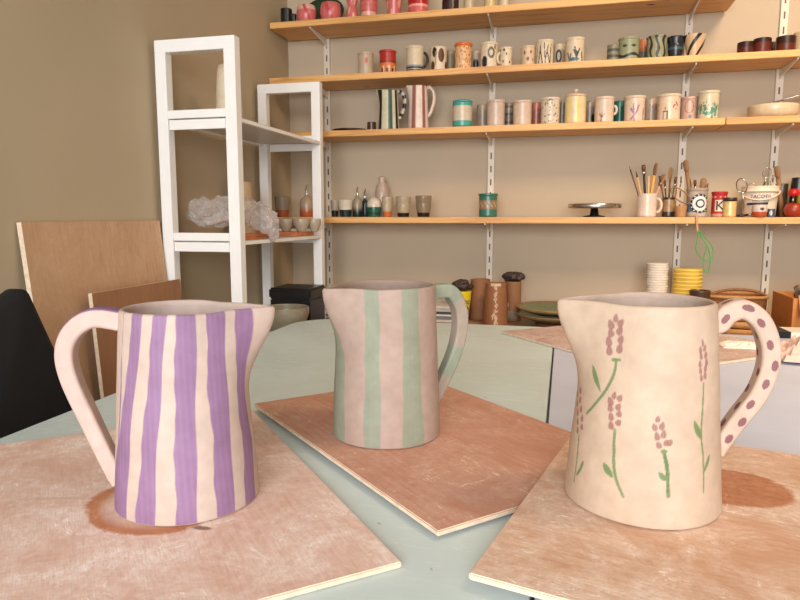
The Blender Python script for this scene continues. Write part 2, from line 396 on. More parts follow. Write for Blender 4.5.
pot('beaker', 565.4, 585, 39.2, z, Y1, 'rim', layers(CR, ((40, 52, 70), lines([(.2, .1, .2, .45), (.2, .2, -.1, .5), (.2, .2, .5, .55), (.2, .3, .0, .6), (-.6, .1, -.8, .4), (-.6, .1, -.4, .35), (.9, .05, .8, .4)], .07)), ((70, 110, 120), spot(-.1, .15, .6, .07))), 'cream beaker with dark blue leafy flower at its front', 'beaker', G2)
pot('bowl', 607.5, 619.4, 45.7, z, Y1, 'beaker', layers((132, 128, 104), ((78, 82, 72), band(.25, .4)), ((78, 82, 72), band(.6, .75))), 'small grey-green banded cup at the left of the green group', 'cup', G2)
pot('bowl', 618.8, 639.6, 38.9, z, Y1, 'rim', layers((146, 152, 120), ((44, 52, 50), lambda a, z: np.abs(z-.22-.05*np.sin(a*3)) < .06), ((58, 66, 60), spots([(-.4, .62, .25, .06), (.5, .62, .25, .06)]))), 'grey-green cup with a dark wavy band', 'cup', G2)
pot('cup', 638, 650, 40.5, z, Y2, 'beaker', layers((120, 108, 92), ((188, 116, 74), band(.5, 1.2))), 'small grey and orange cup half hidden behind the wavy striped cup', 'cup', G2)
pot('beaker', 647, 667.6, 37.4, z, Y1, 'rim', layers((150, 148, 118), ((40, 50, 46), wav(9, .35, 0, 1.5, .9))), 'grey-green cup with dark wavy upright stripes', 'cup', G2)
pot('bowl', 668, 684, 37.4, z, Y1, 'double', layers((30, 36, 42), ((64, 84, 88), band(.38, .5))), 'dark navy glazed stacked bowls beside the diagonal striped cup', 'bowl', G2)
pot('cup', 684, 705.5, 36, z, Y1, 'cone', layers((208, 178, 140), (DK, AND(wav(4.5, .6, .4, -7.5, 0), lambda a, z: z > .02))), 'flared cream cup with dark diagonal stripes', 'cup', G2)
BR = (78, 32, 24)
GB = 'small dark brown bowls at the right of the second shelf'
pot('bowl', 738, 754, 43, z, Y1, 'beaker', layers(BR, ((44, 22, 18), band(.6, 1.2))), 'dark brown bowl, leftmost of the four', 'bowl', GB)
pot('bowl', 754, 771, 39.3, z, Y1, 'beaker', layers((96, 38, 26), ((48, 24, 20), band(.7, 1.2))), 'dark red-brown bowl, second from the left and taller than its left neighbour', 'bowl', GB)
pot('bowl', 768, 780, 43, z, Y2, 'beaker', solid((60, 34, 26)), 'small dark bowl half hidden behind two brown bowls', 'bowl', GB)
pot('bowl', 777, 795.4, 37.4, z, Y1, 'beaker', layers((92, 36, 26), ((50, 26, 20), band(.55, 1.2))), 'dark red-brown bowl, rightmost of the four', 'bowl', GB)
pot('cup', 794.5, 812, 33, z, Y2, 'flare', solid((206, 186, 152)), 'cream cup cut off by the right edge beside the brown bowls', 'cup')

G3 = 'pale beakers in a row on the third shelf'; z = SH[3]+.0006
x0 = hit(330, 127, 1, 2.46).x; x1 = hit(366, 127, 1, 2.46).x
lathe('tray', [(0, 0), (.052, 0), (.068, .007), (.071, .011), (.066, .011), (.05, .004), (0, .004)], plain('dark_glaze', (48, 34, 28), .3), None, ((x0+x1)/2, 2.49, z), 40)
tag(C.objects[-1], 'flat dark shallow dish at the left of the third shelf', 'dish')
pot('cup', 367, 376, 122.5, z, Y1, 'beaker', solid((72, 46, 32)), 'tiny brown cup left of the green striped jug', 'cup')
pot('jar', 452.7, 472.3, 99.3, z, Y1, 'beaker', layers((206, 194, 172), ((74, 160, 150), band(.04, .28)), ((74, 160, 150), band(.86, 1.2)), ((50, 120, 116), band(.0, .05))), 'white jar with turquoise lid and turquoise foot', 'jar', None, None, ((80, 158, 148), False))
pk = (198, 178, 158)
pot('beaker', 477, 488.5, 105, z, Y2, 'beaker', solid((160, 146, 126)), 'grey-beige beaker right of the turquoise jar, half hidden', 'beaker', G3)
pot('beaker', 486.6, 505.5, 101, z, Y1, 'rim', solid((202, 180, 164)), 'plain pinkish beaker in front of the second upright', 'beaker', G3)
pot('beaker', 504, 514, 103.3, z, Y2, 'beaker', layers((140, 128, 112), ((100, 92, 82), band(.2, .3)), ((100, 92, 82), band(.5, .6)), ((100, 92, 82), band(.8, .88))), 'grey banded beaker between two plain pinkish beakers', 'beaker', G3)
pot('beaker', 512.8, 532.4, 101.5, z, Y1, 'rim', solid((210, 188, 168)), 'plain cream-pink beaker left of the dusky pink one', 'beaker', G3)
pot('beaker', 531, 542, 103.3, z, Y2, 'beaker', layers((178, 110, 92), ((150, 84, 72), speck(30, .1, 9))), 'dusky pink beaker, half hidden left of the speckled beaker', 'beaker', G3)
pot('beaker', 540.6, 560.4, 98.7, z, Y1, 'rim', layers((214, 200, 178), ((120, 104, 84), speck(60, .06, 4))), 'cream beaker with fine dark flecks', 'beaker', G3)
pot('beaker', 557, 568, 103, z, Y2, 'beaker', solid((142, 130, 110)), 'dull grey beaker hidden behind the flecked beaker and lidded jar', 'beaker', G3)
pot('jar', 565.5, 586.4, 93.2, z, Y1, 'beaker', layers((222, 204, 170), ((232, 208, 130), AND(wav(7, .1), band(.05, .95)))), 'cream jar with yellow upright stripes and a knobbed lid', 'jar', None, None, ((212, 188, 160), True))
pot('beaker', 584, 596, 102.4, z, Y2, 'beaker', layers((150, 138, 120), (DK, spot(.6, .3, .3, .2))), 'grey beaker with dark mark right of the knobbed jar', 'beaker', G3)
def dots(i): # black and white dotted handle
    c = np.where((i % 2)[:, None] == 0, np.array(lin((226, 212, 190))), np.array(lin((196, 180, 160)))); return c
pot('mug', 594.7, 614.5, 97.9, z, Y1, 'rim', layers((216, 196, 176), ((150, 104, 84), lines([(-.3, .05, -.2, .35), (-.2, .2, .1, .35), (-.25, .2, -.45, .33)], .05))), 'cream mug with a small brown sprig and knobbly handle', 'mug', G3, (1.45, .45), None, None, dots)
pot('beaker', 614.5, 625.5, 101.6, z, Y2, 'beaker', solid((44, 112, 98)), 'teal green beaker half hidden among the cream ones', 'beaker', G3)
pot('beaker', 624.5, 645.6, 97, z, Y1, 'rim', layers((218, 198, 176), ((156, 112, 142), lines([(0, .05, -.05, .4), (-.05, .3, -.35, .5), (-.02, .2, .3, .45), (-.05, .4, -.1, .65), (.25, .4, .4, .6), (-.3, .1, -.1, .2), (.95, .1, 1.0, .5)], .075))), 'cream beaker with purple coral branch', 'beaker', G3)
pot('beaker', 644.5, 658.5, 99.7, z, Y2, 'beaker', layers((178, 160, 138), ((120, 100, 84), speck(20, .08, 12))), 'beige speckled beaker right of the purple coral one', 'beaker', G3)
pot('beaker', 657.9, 680.8, 95.5, z, Y1, 'rim', layers((220, 200, 174), ((90, 80, 66), lines([(-.45, .05, -.45, .33), (-.1, .05, -.1, .33), (-.5, .33, -.05, .33)], .045)), ((176, 96, 96), speck(18, .08, 21, (.3, .9)))), 'cream beaker with a painted flowerpot and pink dots', 'beaker', G3)
pot('beaker', 680.8, 698.8, 98, z, Y2-.03, 'rim', layers((200, 168, 150), ((150, 100, 92), ringm(0, .6, .45, .53)), ((70, 84, 84), spot(.1, .2, .17, .09))), 'pinkish beaker with a thin looped line and dark dot', 'beaker', G3)
pot('beaker', 699, 719.5, 92, z, Y1, 'rim', layers((208, 200, 172), ((94, 150, 130), AND(speck(46, .13, 31, (.05, .5)), band(0, .55))), ((90, 100, 96), speck(50, .05, 8, (.3, .6)))), 'cream beaker with green floral print, rightmost of the tall row', 'beaker', G3)
x, r, h, az = place(773, 46, 106, z, 2.48)
lathe('dish', [(0, 0), (r*.85, 0), (r*.97, h*.35), (r, h*.9), (r*.98, h), (r*.93, h*.95), (r*.85, h*.3), (0, h*.25)], MG, None, (x, 2.48, z), 48, solid((214, 196, 164)))
tag(C.objects[-1], 'wide pale cream dish at the right end of the third shelf', 'dish')
wr = tag(empty('wire_rack', (x+.055, 2.48, z+h+.001), .35), 'small wire cooling rack lying across the wide pale dish', 'wire rack')
for i in range(7): tube('wire', [(-.075+.0, -.05+.0165*i, .006+.0), (.105, -.05+.0165*i, .006+.045)], .0016, MSTEEL, wr, 6)
for s in (0, 1): tube('cross_wire', [(-.06+.14*s, -.055, .0045+.037*s+.003), (-.06+.14*s, .055, .0045+.037*s+.003)], .0018, MSTEEL, wr, 6)

# small striped jugs on shelf 3
def small_jug(name, u0, u1, vt, zz, y, fn, label, hcolor, rot):
    u = (u0+u1)/2; x, r, h, az = place(u, u1-u0, vt, zz, y)
    t = tag(empty(name, (x, y, zz), -az+rot), label, 'jug')
    n = 30; pr = [(0, 0), (r*.95, 0)]+[(r*(1-.17*i/n), h*i/n+.0005) for i in range(n+1)]+[(r*.79, h+.001), (r*.77, h)]+[(r*(.96-.17*i/n), h*i/n) for i in range(n-2, 1, -5)]+[(r*.9, .006), (0, .005)]
    def warp(V):
        V = V.copy(); a = np.arctan2(V[:, 0], -V[:, 1]); da = (a+math.pi/2+math.pi) % (2*math.pi)-math.pi
        w = np.exp(-(da/.45)**2)*np.clip((V[:, 2]/h-.6)/.4, 0, 1)**1.5; V[:, 0] -= w*r*.35; V[:, 2] += w*h*.02; return V
    lathe('body', pr, MG, t, (0, 0, 0), 72, fn, 0, warp)
    pts = [(r*.72, 0, h*.94), (r*1.0, 0, h*1.0), (r*1.42, 0, h*.9), (r*1.5, 0, h*.68), (r*1.2, 0, h*.42), (r*.9, 0, h*.3)]
    hd = tube('handle', pts, .0055, MG, t, 8, 6, False, None, 1.5); nv = len(hd.data.vertices); setcol(hd.data, hcolor(np.arange(nv)//8))
    return t
def hc1(i): return np.where(((i//3) % 2)[:, None] == 0, np.array(lin((30, 34, 32))), np.array(lin((214, 206, 184))))
def hc2(i): return np.tile(np.array(lin((222, 204, 190))), (len(i), 1))
small_jug('jug', 378, 399.5, 91.4, z, Y1, layers((206, 200, 172), ((22, 32, 32), lambda a, z: (np.abs(a+1.15) < .2)), ((28, 78, 66), lambda a, z: np.abs(a+.0) < .18), ((22, 32, 32), lambda a, z: np.abs(a-.75) < .14), ((28, 78, 66), lambda a, z: np.abs(a-1.9) < .2)), 'small cream jug with dark green stripes and black-and-white handle on the shelf', hc1, .15)
small_jug('jug', 408, 429, 86.8, z, Y1, layers((226, 208, 196), ((150, 98, 88), lambda a, z: np.abs(a+.6) < .2), ((150, 98, 88), lambda a, z: np.abs(a-.48) < .19), ((150, 98, 88), lambda a, z: np.abs(a-1.5) < .15), ((150, 98, 88), lambda a, z: np.abs(a+2) < .15)), 'small white jug with pink-brown stripes and white handle on the shelf', hc2, .1)

G4 = 'small cups and bottles at the left of the lowest shelf'; z = SH[4]+.0006
DG = (20, 46, 44)
pot('cup', 330.5, 339, 200.6, z, Y2, 'flare', layers((190, 182, 164), (DG, band(-1, .4))), 'small white cup with dark green base beside the rack post', 'cup', G4)
pot('cup', 338, 353, 200, z, Y1, 'flare', layers((212, 204, 186), (DG, band(-1, .42))), 'white cup with dark green base, left of the pourer bottle', 'cup', G4)
def pourer(u0, u1, vt, vtop, zz, y, fn, label, spl=1):
    u = (u0+u1)/2; x, r, h, az = place(u, u1-u0, vt, zz, y); H2 = hit(u, vtop, 1, y).z-zz
    t = tag(empty('pourer_bottle', (x, y, zz), -az), label, 'bottle')
    lathe('body', [(0, 0), (r*.95, 0), (r, .002), (r, h*.25), (r, h*.5), (r*.98, h*.7), (r*.8, h*.85), (r*.35, h*.95), (r*.3, h), (0, h)], MG, t, (0, 0, 0), 32, fn)
    tube('spout', [(0, 0, h), (0, 0, h+.012), (-.002, -.003, h+(H2-h)*.6), (.004*spl, -.008, H2)], lambda q: .0042-.002*q, MSTEEL, t, 8, 4)
pourer(352.5, 362.5, 196, 186, z, Y1+.02, layers((150, 140, 120), (DG, band(-1, .35))), 'grey bottle with steel pourer and dark green base on the lowest shelf')
pourer(361, 369, 199, 189, z, Y2+.01, solid((36, 52, 60)), 'dark blue bottle with thin steel pourer behind the domed pot')
x, r, h, az = place(381.8, 14, 184, z, Y2); H2 = hit(381.8, 176.6, 1, Y2).z-z
lathe('bottle', [(0, 0), (r*.95, 0), (r, .003), (r, h*.5), (r*.97, h*.75), (r*.8, h*.93), (r*.45, h*1.03), (r*.42, h*1.1), (r*.5, H2*.97), (r*.4, H2), (r*.3, H2*.98), (0, H2*.97)], MG, None, (x, Y2, z), 36, solid((186, 166, 152)))
tag(C.objects[-1], 'tall pinkish-grey bottle standing behind the domed green and white pot', 'bottle', G4)
pot('jar', 367, 381, 197.6, z, Y1-.005, 'dome', layers((216, 208, 188), ((26, 92, 72), band(-1, .50)), ((16, 50, 46), band(.14, .22))), 'domed white pot with bright green base', 'jar', G4)
pot('cup', 381.6, 392.6, 197, z, Y1, 'double', layers((186, 168, 142), ((200, 108, 50), band(-1, .28))), 'beige cup with orange base right of the domed pot', 'cup', G4)
pot('cup', 395.6, 411, 196.8, z, Y1, 'double', layers((178, 162, 134), ((24, 22, 22), band(-1, .2))), 'beige stacked cup with black base, second from the right of its group', 'cup', G4)
pot('cup', 415.4, 431.7, 196, z, Y1, 'double', layers((140, 122, 98), ((24, 22, 22), band(-1, .2))), 'darker brownish stacked cup with black base, rightmost of its group', 'cup', G4)
pot('cup', 274.5, 290.5, 196.7, z, Y1, 'flare', layers((156, 142, 122), ((172, 92, 54), band(-1, .34))), 'grey cup with orange base seen through the white rack', 'cup')
pourer(299.5, 314, 195.5, 183.6, z, Y1, layers((176, 156, 132), ((176, 92, 52), band(-1, .48))), 'beige and orange bottle with steel pourer seen through the white rack')
pot('beaker', 478.5, 498, 194, z, Y1, 'rim', layers((58, 116, 96), ((150, 118, 92), AND(band(.32, .72), lambda a, z: np.abs(np.sin(a*2.2)) > .25)), ((190, 170, 140), AND(band(.40, .64), wav(12, .5, 0, 20)))), 'green canister with brown medallions standing alone on the lowest shelf', 'canister')
# banding wheel
x, r, h, az = place(594.6, 51.7, 203.8, z, 2.46)
t = tag(empty('banding_wheel', (x, 2.46, z)), 'steel banding wheel turntable on the lowest shelf', 'turntable')
lathe('base', [(0, 0), (.038, 0), (.038, .003), (.016, .007), (.012, h-.016), (0, h-.016)], plain('dark_cast_iron', (52, 50, 48), .4, .1, 30, .1, .6), t, (0, 0, 0), 40)
r = min(r, .092)
lathe('wheel_head', [(0, h-.0155), (r*.985, h-.0155), (r, h-.014), (r, h-.001), (r*.985, h), (0, h)], MSTEEL, t, (0, 0, 0), 64)

# ------------------------------------------------------------------ tool pots on the lowest shelf
t = pot('mug', 638, 656.7, 194, z, Y1, 'beaker', solid((226, 208, 192)), 'white mug holding pencils and wooden tools on the lowest shelf', 'mug', None, (1.5, .85))
def stick(name, x, y, zb, tipu, tipv, tipy, r, mat, label, cat, group, head=None, dz=.012):
    top = hit(tipu, tipv, 1, tipy); b = Vector((x, y, zb+dz)); d = (top-b)
    L = d.length; o = tag(empty(name, b), label, cat, group)
    o.rotation_euler = d.to_track_quat('Z', 'Y').to_euler()
    hl = .022 if head and head != 'bigloop' else 0
    if head == 'bigloop': L -= .05
    if head == 'loop': L -= .03
    tube('shaft', [(0, 0, 0), (0, 0, L*.5), (0, 0, L-hl)], r, mat, o, 8)
    if head == 'bristle':
        tube('ferrule', [(0, 0, L-hl-.012), (0, 0, L-hl+.001)], r*1.25, MSTEEL, o, 8)
        tube('bristles', [(0, 0, L-hl), (0, 0, L-hl*.5), (0, 0, L)], lambda q: r*(1.2+.7*math.sin(q*2.6)), MDWOOD, o, 8)
    elif head == 'tip': tube('point', [(0, 0, L-hl), (0, 0, L)], lambda q: r*(1-.85*q), MDARK, o, 8)
    elif head == 'loop':
        pts = [(.014*math.sin(q), 0, L-.004+.017*(1-math.cos(q))) for q in np.linspace(0, 2*math.pi, 16, endpoint=False)]
        tube('loop', pts, .0011, MSTEEL, o, 6, 0, True); tube('ferrule', [(0, 0, L-hl-.014), (0, 0, L)], r*1.1, MSTEEL, o, 8)
    elif head == 'blade':
        tube('blade', [(0, 0, L-hl-.01), (0, 0, L-hl*.5), (0, 0, L+.012), (0, 0, L+.02)], lambda q: .003+.008*math.sin(min(1, q*1.1)*2.8), plain('tan_rubber', (140, 104, 70), .6), o, 10, 0, False, None, .25)
    elif head == 'bigloop': 
        pts = [(.017*math.sin(q), 0, L-.004+.026*(1-math.cos(q))) for q in np.linspace(0, 2*math.pi, 20, endpoint=False)]
        tube('loop', pts, .0019, MSTEEL if mat == MSTEEL else plain('tan_rubber', (140, 104, 70), .6), o, 6, 0, True)
    return o
mx, my = t.location.x, t.location.y; GT = 'tools standing in the white mug'
ms = [(629, 165.5, 2.44, .0022, MDWOOD, 'tip', 'thin dark pointed brush handle leaning far left out of the white mug', 'brush'),
      (636, 171, 2.45, .0034, MWOODT, 'tip', 'pale wooden pencil leaning left in the white mug', 'pencil'),
      (643.5, 165.0, 2.47, .004, plain('charcoal_rubber', (44, 38, 36), .5), 'bristle', 'thick black brush standing upright in the white mug', 'brush'),
      (649, 176, 2.44, .0036, MWOODT, None, 'short blond wooden stick in the middle of the white mug', 'wooden tool'),
      (655.5, 169, 2.45, .005, plain('golden_wood', (222, 160, 82), .5), 'blade', 'broad golden wooden modelling tool leaning right in the white mug', 'modelling tool'),
      (662, 180, 2.46, .0042, plain('pinkish_wood', (204, 150, 116), .5), 'blade', 'short pinkish wooden tool leaning furthest right in the white mug', 'modelling tool')]
for i, (u, v, y, r, m, hd, lb, ct) in enumerate(ms):
    stick('pencil' if ct == 'pencil' else ct.replace(' ', '_'), mx-.008+.0032*i, my-.006+.002*(i % 3)*2, z, u, v, y, r, m, lb, ct, GT, hd)
# brush jar
x, r, h, az = place(669, 12.5, 197.7, z, 2.47)
jar = tag(empty('brush_jar', (x, 2.47, z), -az), 'dark glass jar with a beige label band full of brushes', 'jar')
lathe('body', cup_prof(r, h, 'beaker'), MG, jar, (0, 0, 0), 32, layers((56, 46, 38), ((164, 132, 92), band(.28, .88))))
for i, (u, v, r2, m, hd, lb) in enumerate([(659.5, 176, .0024, MDWOOD, 'bristle', 'dark brush leaning left out of the brush jar'), (664.5, 180, .0024, MBPLAST, 'bristle', 'black-handled brush left of centre in the brush jar'),
        (670.5, 173, .003, MDWOOD, 'blade', 'brush with a flat tan fan head in the brush jar'), (676, 177, .0026, MDWOOD, 'bristle', 'brown brush leaning right out of the brush jar'), (682, 181, .0022, MWOODT, 'tip', 'thin pale stick leaning furthest right in the brush jar')]):
    stick('brush', x-.007+.0035*i, 2.466+.003*(i % 3), z, u, v, 2.45+.015*(i % 2), r2, m, lb, 'brush', 'brushes in the brown banded jar', hd)
pot('cup', 675.3, 687, 206, z, 2.43, 'flare', solid((190, 142, 96)), 'small plain tan cup in front of the brush jar', 'cup')
# round badge tub
x, r, h, az = place(697.5, 20.5, 188.5, z, 2.46)
tub = tag(empty('plastic_tub', (x, 2.46, z), -az), 'grey and blue plastic tub with a round navy badge, full of tools', 'tub')
lathe('body', cup_prof(r, h, 'rim'), MF, tub, (0, 0, 0), 60, layers((172, 158, 142), ((96, 116, 134), band(.18, .52)), ((196, 178, 160), spot(-.4, .8, .5, .1)), ((190, 182, 172), band(0, .16))))
def disc_on(parent, r, a0, zc, R, mat, name, off=.0006, r_in=0):
    """a round decal curved onto a cylinder of radius r"""
    V = []; Fc = []; n = 32; rings = [r_in+(R-r_in)*k/4 for k in range(5)]
    for q in rings:
        for k in range(n):
            th = 2*math.pi*k/n; a = a0+q*math.cos(th)/r; V.append(((r+off)*math.sin(a), -(r+off)*math.cos(a), zc+q*math.sin(th)))
    me = mesh_from(name, V, grid_faces(5, n)); return link(name, me, mat, parent)
nav = plain('navy_ink', (30, 40, 72), .5); wht = plain('white_label', (232, 226, 214), .5, .03); rdm = plain('red_label', (184, 34, 34), .4, .06)
rb = r*.935
badge = disc_on(tub, rb, .35, h*.47, h*.34, nav, 'round_badge', .0006)
badge['label'] = 'round navy badge with white ring'
disc_on(badge, rb, .35, h*.47, h*.26, wht, 'badge_ring', .0012)
disc_on(badge, rb, .35, h*.47, h*.155, nav, 'badge_centre', .0018); disc_on(badge, rb, .35, h*.47, h*.10, wht, 'badge_core', .0024)
for k in range(14):
    th = 2*math.pi*k/14; disc_on(badge, rb, .35+h*.30*math.cos(th)/rb, h*.47+h*.30*math.sin(th), h*.022, wht, 'badge_letter', .0012)
for i, (u, v, r2, m, hd, lb, ct) in enumerate([(686, 166, .0065, plain('tan_rubber', (140, 104, 70), .6), 'blade', 'broad grey-brown spatula leaning left out of the badge tub', 'spatula'),
        (690, 178, .0022, MSTEEL, 'tip', 'thin steel needle tool in the badge tub', 'needle tool'), (695, 180, .0028, MBPLAST, 'bristle', 'black-handled brush in the badge tub', 'brush'),
        (703, 184, .0036, MWOODT, 'blade', 'short pale wooden tool in the badge tub', 'modelling tool'), (708, 183, .003, MWOODT, 'bigloop', 'tool with a big tan loop leaning right out of the badge tub', 'loop tool')]):
    stick(ct.replace(' ', '_'), x-.012+.005*i, 2.455+.003*(i % 3), z, u, v, 2.45+.012*(i % 2), r2, m, lb, ct, 'tools standing in the badge tub', hd)
# wire hoop whisk in front of tub left
pts = [hit(680.5+9*math.cos(q)+3*math.sin(q), 195.5+7.5*math.sin(q)+3*math.cos(q), 1, 2.422+.002*math.cos(q)) for q in np.linspace(0, 2*math.pi, 22, endpoint=False)]
tag(tube('tool_hoop', pts, .0022, plain('tan_rubber', (140, 104, 70), .6), None, 6, 0, True), 'brown bent hoop leaning between tan cup and badge tub', 'hoop')
# red cup with K
x, r, h, az = place(719.8, 15, 192, z, 2.45)
kc = tag(empty('paper_cup', (x, 2.45, z), -az), 'red cup with a white letter K', 'cup')
lathe('body', cup_prof(r, h, 'rim'), MF, kc, (0, 0, 0), 40, layers((182, 36, 34), ((224, 212, 196), AND(band(.22, .66), lambda a, z: np.abs(a-.15) < .75)), ((196, 150, 130), band(0, .12)), ((224, 190, 180), AND(band(.76, .82), wav(9, .2)))))
text('letter_k', 'K', h*.52, MDARK, kc, (r*.12, -r*.94, h*.44), (math.pi/2, 0, 0), .0006)
x, r, h, az = place(730, 12.5, 201.5, z, 2.425)
j = tag(empty('spice_jar', (x, 2.425, z), -az), 'small glass jar of pale yellow powder with a dark lid', 'jar')
lathe('body', cup_prof(r, h, 'beaker'), MG, j, (0, 0, 0), 32, layers((222, 190, 120), ((240, 220, 170), spot(.1, .5, .25, .4))))
lathe('lid', [(0, h+.001), (r*1.04, h+.001), (r*1.04, h+.012), (r*.98, h+.013), (0, h+.013)], plain('dark_lid', (58, 42, 34), .35), j, (0, 0, 0), 32)
# scraper lying
a = hit(737, 215.5, 1, 2.42)
t = tag(empty('trimming_tool', (a.x, 2.42, z+.004), .15), 'steel-tipped trimming tool lying before the white bucket', 'trimming tool')
tube('grip', [(0, 0, 0), (.02, 0, .001), (.035, 0, .003)], .0035, MBPLAST, t, 8); tube('blade', [(.034, 0, .003), (.05, .001, .006), (.064, .002, .012)], .0026, MSTEEL, t, 8)
# white bucket
x, r, h, az = place(760.5, 34.5, 186.5, z, 2.50)
bk = tag(empty('white_bucket', (x, 2.50, z), -az), 'white plastic bucket with bail handle, printed lettering and loop tools', 'bucket')
pr = [(0, 0), (r*.82, 0), (r*.84, .002)]+[(r*(.84+.1*i/10), h*.8*i/10+.002) for i in range(1, 11)]+[(r*1.0, h*.81), (r*1.0, h*.86), (r*.96, h*.87), (r*.97, h*.97), (r*1.0, h), (r*.95, h), (r*.9, h*.8), (r*.8, .006), (0, .005)]
mb = plain('white_bucket_plastic', (226, 210, 190), .4, .04)
lathe('body', pr, mb, bk, (0, 0, 0), 56)
tube('bail_handle', [(r*1.02*math.sin(q), -r*1.02*math.cos(q)-.004, h*.85-.3*h*max(0, math.cos(q))**1.2) for q in np.linspace(-1.5, 1.5, 19)], .003, mb, bk, 8)
text('lettering', 'TACOTIL', .0155, nav, bk, (.004, -r*.945, h*.66), (math.pi/2-.08, 0, 0), .0008)
text('lettering', 'PLASTICO', .011, nav, bk, (.004, -r*.925, h*.535), (math.pi/2-.08, 0, 0), .0008)
V = []; 
for k in range(14):
    a = -.75+1.25*k/13; 
    for zz in (.385, .455): V.append(((r*.895+.0012)*math.sin(a), -(r*.895+.0012)*math.cos(a), h*(zz+.02*k/13)))
me = mesh_from('printed_bar', V, [[2*k, 2*k+2, 2*k+3, 2*k+1] for k in range(13)]); link('printed_bar', me, nav, bk)
for i, (u, v, r2, m, hd, lb, ct) in enumerate([(741, 178, .0032, MSTEEL, 'bigloop', 'steel tool with a wide wire loop leaning left out of the bucket', 'loop tool'), (752, 183, .0028, MSTEEL, 'loop', 'short steel loop tool in the middle of the bucket', 'loop tool'),
        (768, 168, .0032, MWOODT, 'loop', 'tall wooden-handled loop tool leaning right in the bucket', 'loop tool'), (775.5, 176, .0028, MBPLAST, 'loop', 'dark tool at the right rim of the bucket', 'loop tool')]):
    o = stick('loop_tool', x-.045+.021*i, 2.495+.004*(i % 3), z, u, v, 2.45+.012*(i % 2), r2, m, lb, ct, 'loop tools in the white bucket', hd)
pot('cup', 752.8, 767, 205, z, 2.412, 'round', layers((214, 196, 184), ((184, 84, 44), band(-1, .42)), ((70, 60, 70), spot(.3, .65, .3, .12))), 'small white cup with orange base in front of the bucket', 'cup')
pot('cup', 767.5, 775, 209, z, 2.414, 'beaker', layers((70, 90, 110), ((200, 190, 180), spot(0, .5, .4, .3))), 'tiny blue-grey pot right of the orange-based cup', 'cup')
pot('jar', 776.5, 788, 184, z, 2.545, 'beaker', solid((60, 48, 36)), 'tall dark brown pot behind the red ladle at the right', 'jar')
o = stick('spatula', hit(783, 210, 1, 2.50).x, 2.505, z, 777.5, 172, 2.5, .008, plain('tan_rubber', (140, 104, 70), .6), 'long grey-brown spatula leaning against the rightmost upright', 'spatula', None, 'blade', .002)
x, r, h, az = place(794, 18, 203, z, 2.44)
t = tag(empty('red_pot', (x, 2.44, z)), 'round brick-red pot at the right end of the lowest shelf', 'pot')
lathe('body', [(0, 0), (r*.5, 0), (r*.85, h*.2), (r, h*.5), (r*.85, h*.85), (r*.55, h), (r*.5, h*.95), (0, h*.9)], plain('brick_red_glaze', (150, 52, 32), .35), t, (0, 0, 0), 36)
tube('stem', [(-.004, 0, h*.93), (-.003, 0, h*1.5)], .003, MSTEEL, t, 8)
bl = lathe('stopper', [(0, h*1.45), (.014, h*1.5), (.019, h*1.75), (.012, h*2.0), (0, h*2.02)], plain('bright_red_plastic', (190, 24, 30), .35), t, (-.003, 0, 0), 20)
pot('jar', 792, 806, 178, z, 2.52, 'round', solid((24, 30, 26)), 'black-green round pot behind the red pot at the right edge', 'pot')
pot('cup', 798, 812, 195, z, 2.47, 'beaker', solid((170, 160, 50)), 'yellow-green pot cut off by the right edge', 'pot')
# wooden peg and green wire under the shelf edge
a = hit(697.5, 214, 1, YF-.006)
peg = tube('wooden_peg', [(a.x-.002, YF-.004, SH[4]+.012), (a.x, YF-.005, SH[4]-.02), (a.x+.004, YF-.005, hit(698, 232, 1, YF-.006).z)], .0045, plain('pinkish_wood', (204, 150, 116), .5), None, 8, 4, False, None, .7)
tag(peg, 'pale wooden peg hanging over the front edge of the lowest shelf', 'peg')
def P2(l): return [hit(u, v, 1, YF-.012+(k % 3)*.001) for k, (u, v) in enumerate(l)]
wpts = P2([(699, 230), (697, 240), (696, 250), (700, 257), (706, 261), (711.5, 258), (713, 251), (710, 243), (705, 238), (702, 233.5), (700, 232), (701, 236), (707, 246), (710, 256), (709.5, 267), (706.5, 273), (703.5, 268), (703.5, 258), (706, 250), (707.5, 246)])
tag(tube('green_wire', wpts, .0015, plain('green_wire', (60, 176, 60), .45), None, 6, 5), 'green wire bent into leaf-shaped loops hanging below the lowest shelf', 'wire')

# ------------------------------------------------------------------ topmost shelf
z = SH[1]+.0006; PK = (206, 108, 104)
G1 = 'pink and red pots on the topmost shelf'
pot('cup', 280.5, 292, 9.5, z, 2.44, 'beaker', solid((22, 26, 30)), 'small black cup at the left end of the topmost shelf', 'cup')
pot('cup', 290, 296.5, 14.5, z, 2.43, 'beaker', solid((26, 34, 38)), 'tiny dark cup between the black cup and first pink bowl', 'cup')
def pinkfn(s): return layers(PK, ((226, 168, 150), lambda a, z: np.sin(a*3+z*9+s)+np.sin(a*7-z*5+s*2) > .9), ((214, 130, 120), band(.85, 1.3)))
pot('bowl', 296.5, 316.5, 6.5, z, 2.45, 'round', layers(PK, ((224, 178, 154), band(.72, 1.3)), ((192, 80, 84), lambda a, z: np.sin(a*4+z*3) > .8)), 'pink bowl with a paler rim, leftmost pink pot', 'bowl', G1)
pot('bowl', 320, 341, 4, z, 2.45, 'round', layers(PK, ((192, 76, 82), lambda a, z: np.sin(a*4+z*3+1) > .7)), 'rounder all-pink bowl in front of the green plate', 'bowl', G1)
x = hit(327, 2, 1, 2.56).x
pl = lathe('green_plate', [(0, 0), (.045, 0), (.075, .006), (.082, .012), (.08, .013), (.05, .006), (0, .005)], plain('dark_green_glaze', (28, 56, 36), .3), None, (x, 2.535, z+.058), 48)
pl.rotation_euler = (math.radians(78), 0, 0); pl.scale = (1, .72, 1)
tag(pl, 'dark green oval plate leaning on the wall behind the pink bowls', 'plate')
pot('vase', 345.5, 358.5, -8, z, 2.45, 'hour', pinkfn(.4), 'pink hourglass vase on the topmost shelf', 'vase', G1)
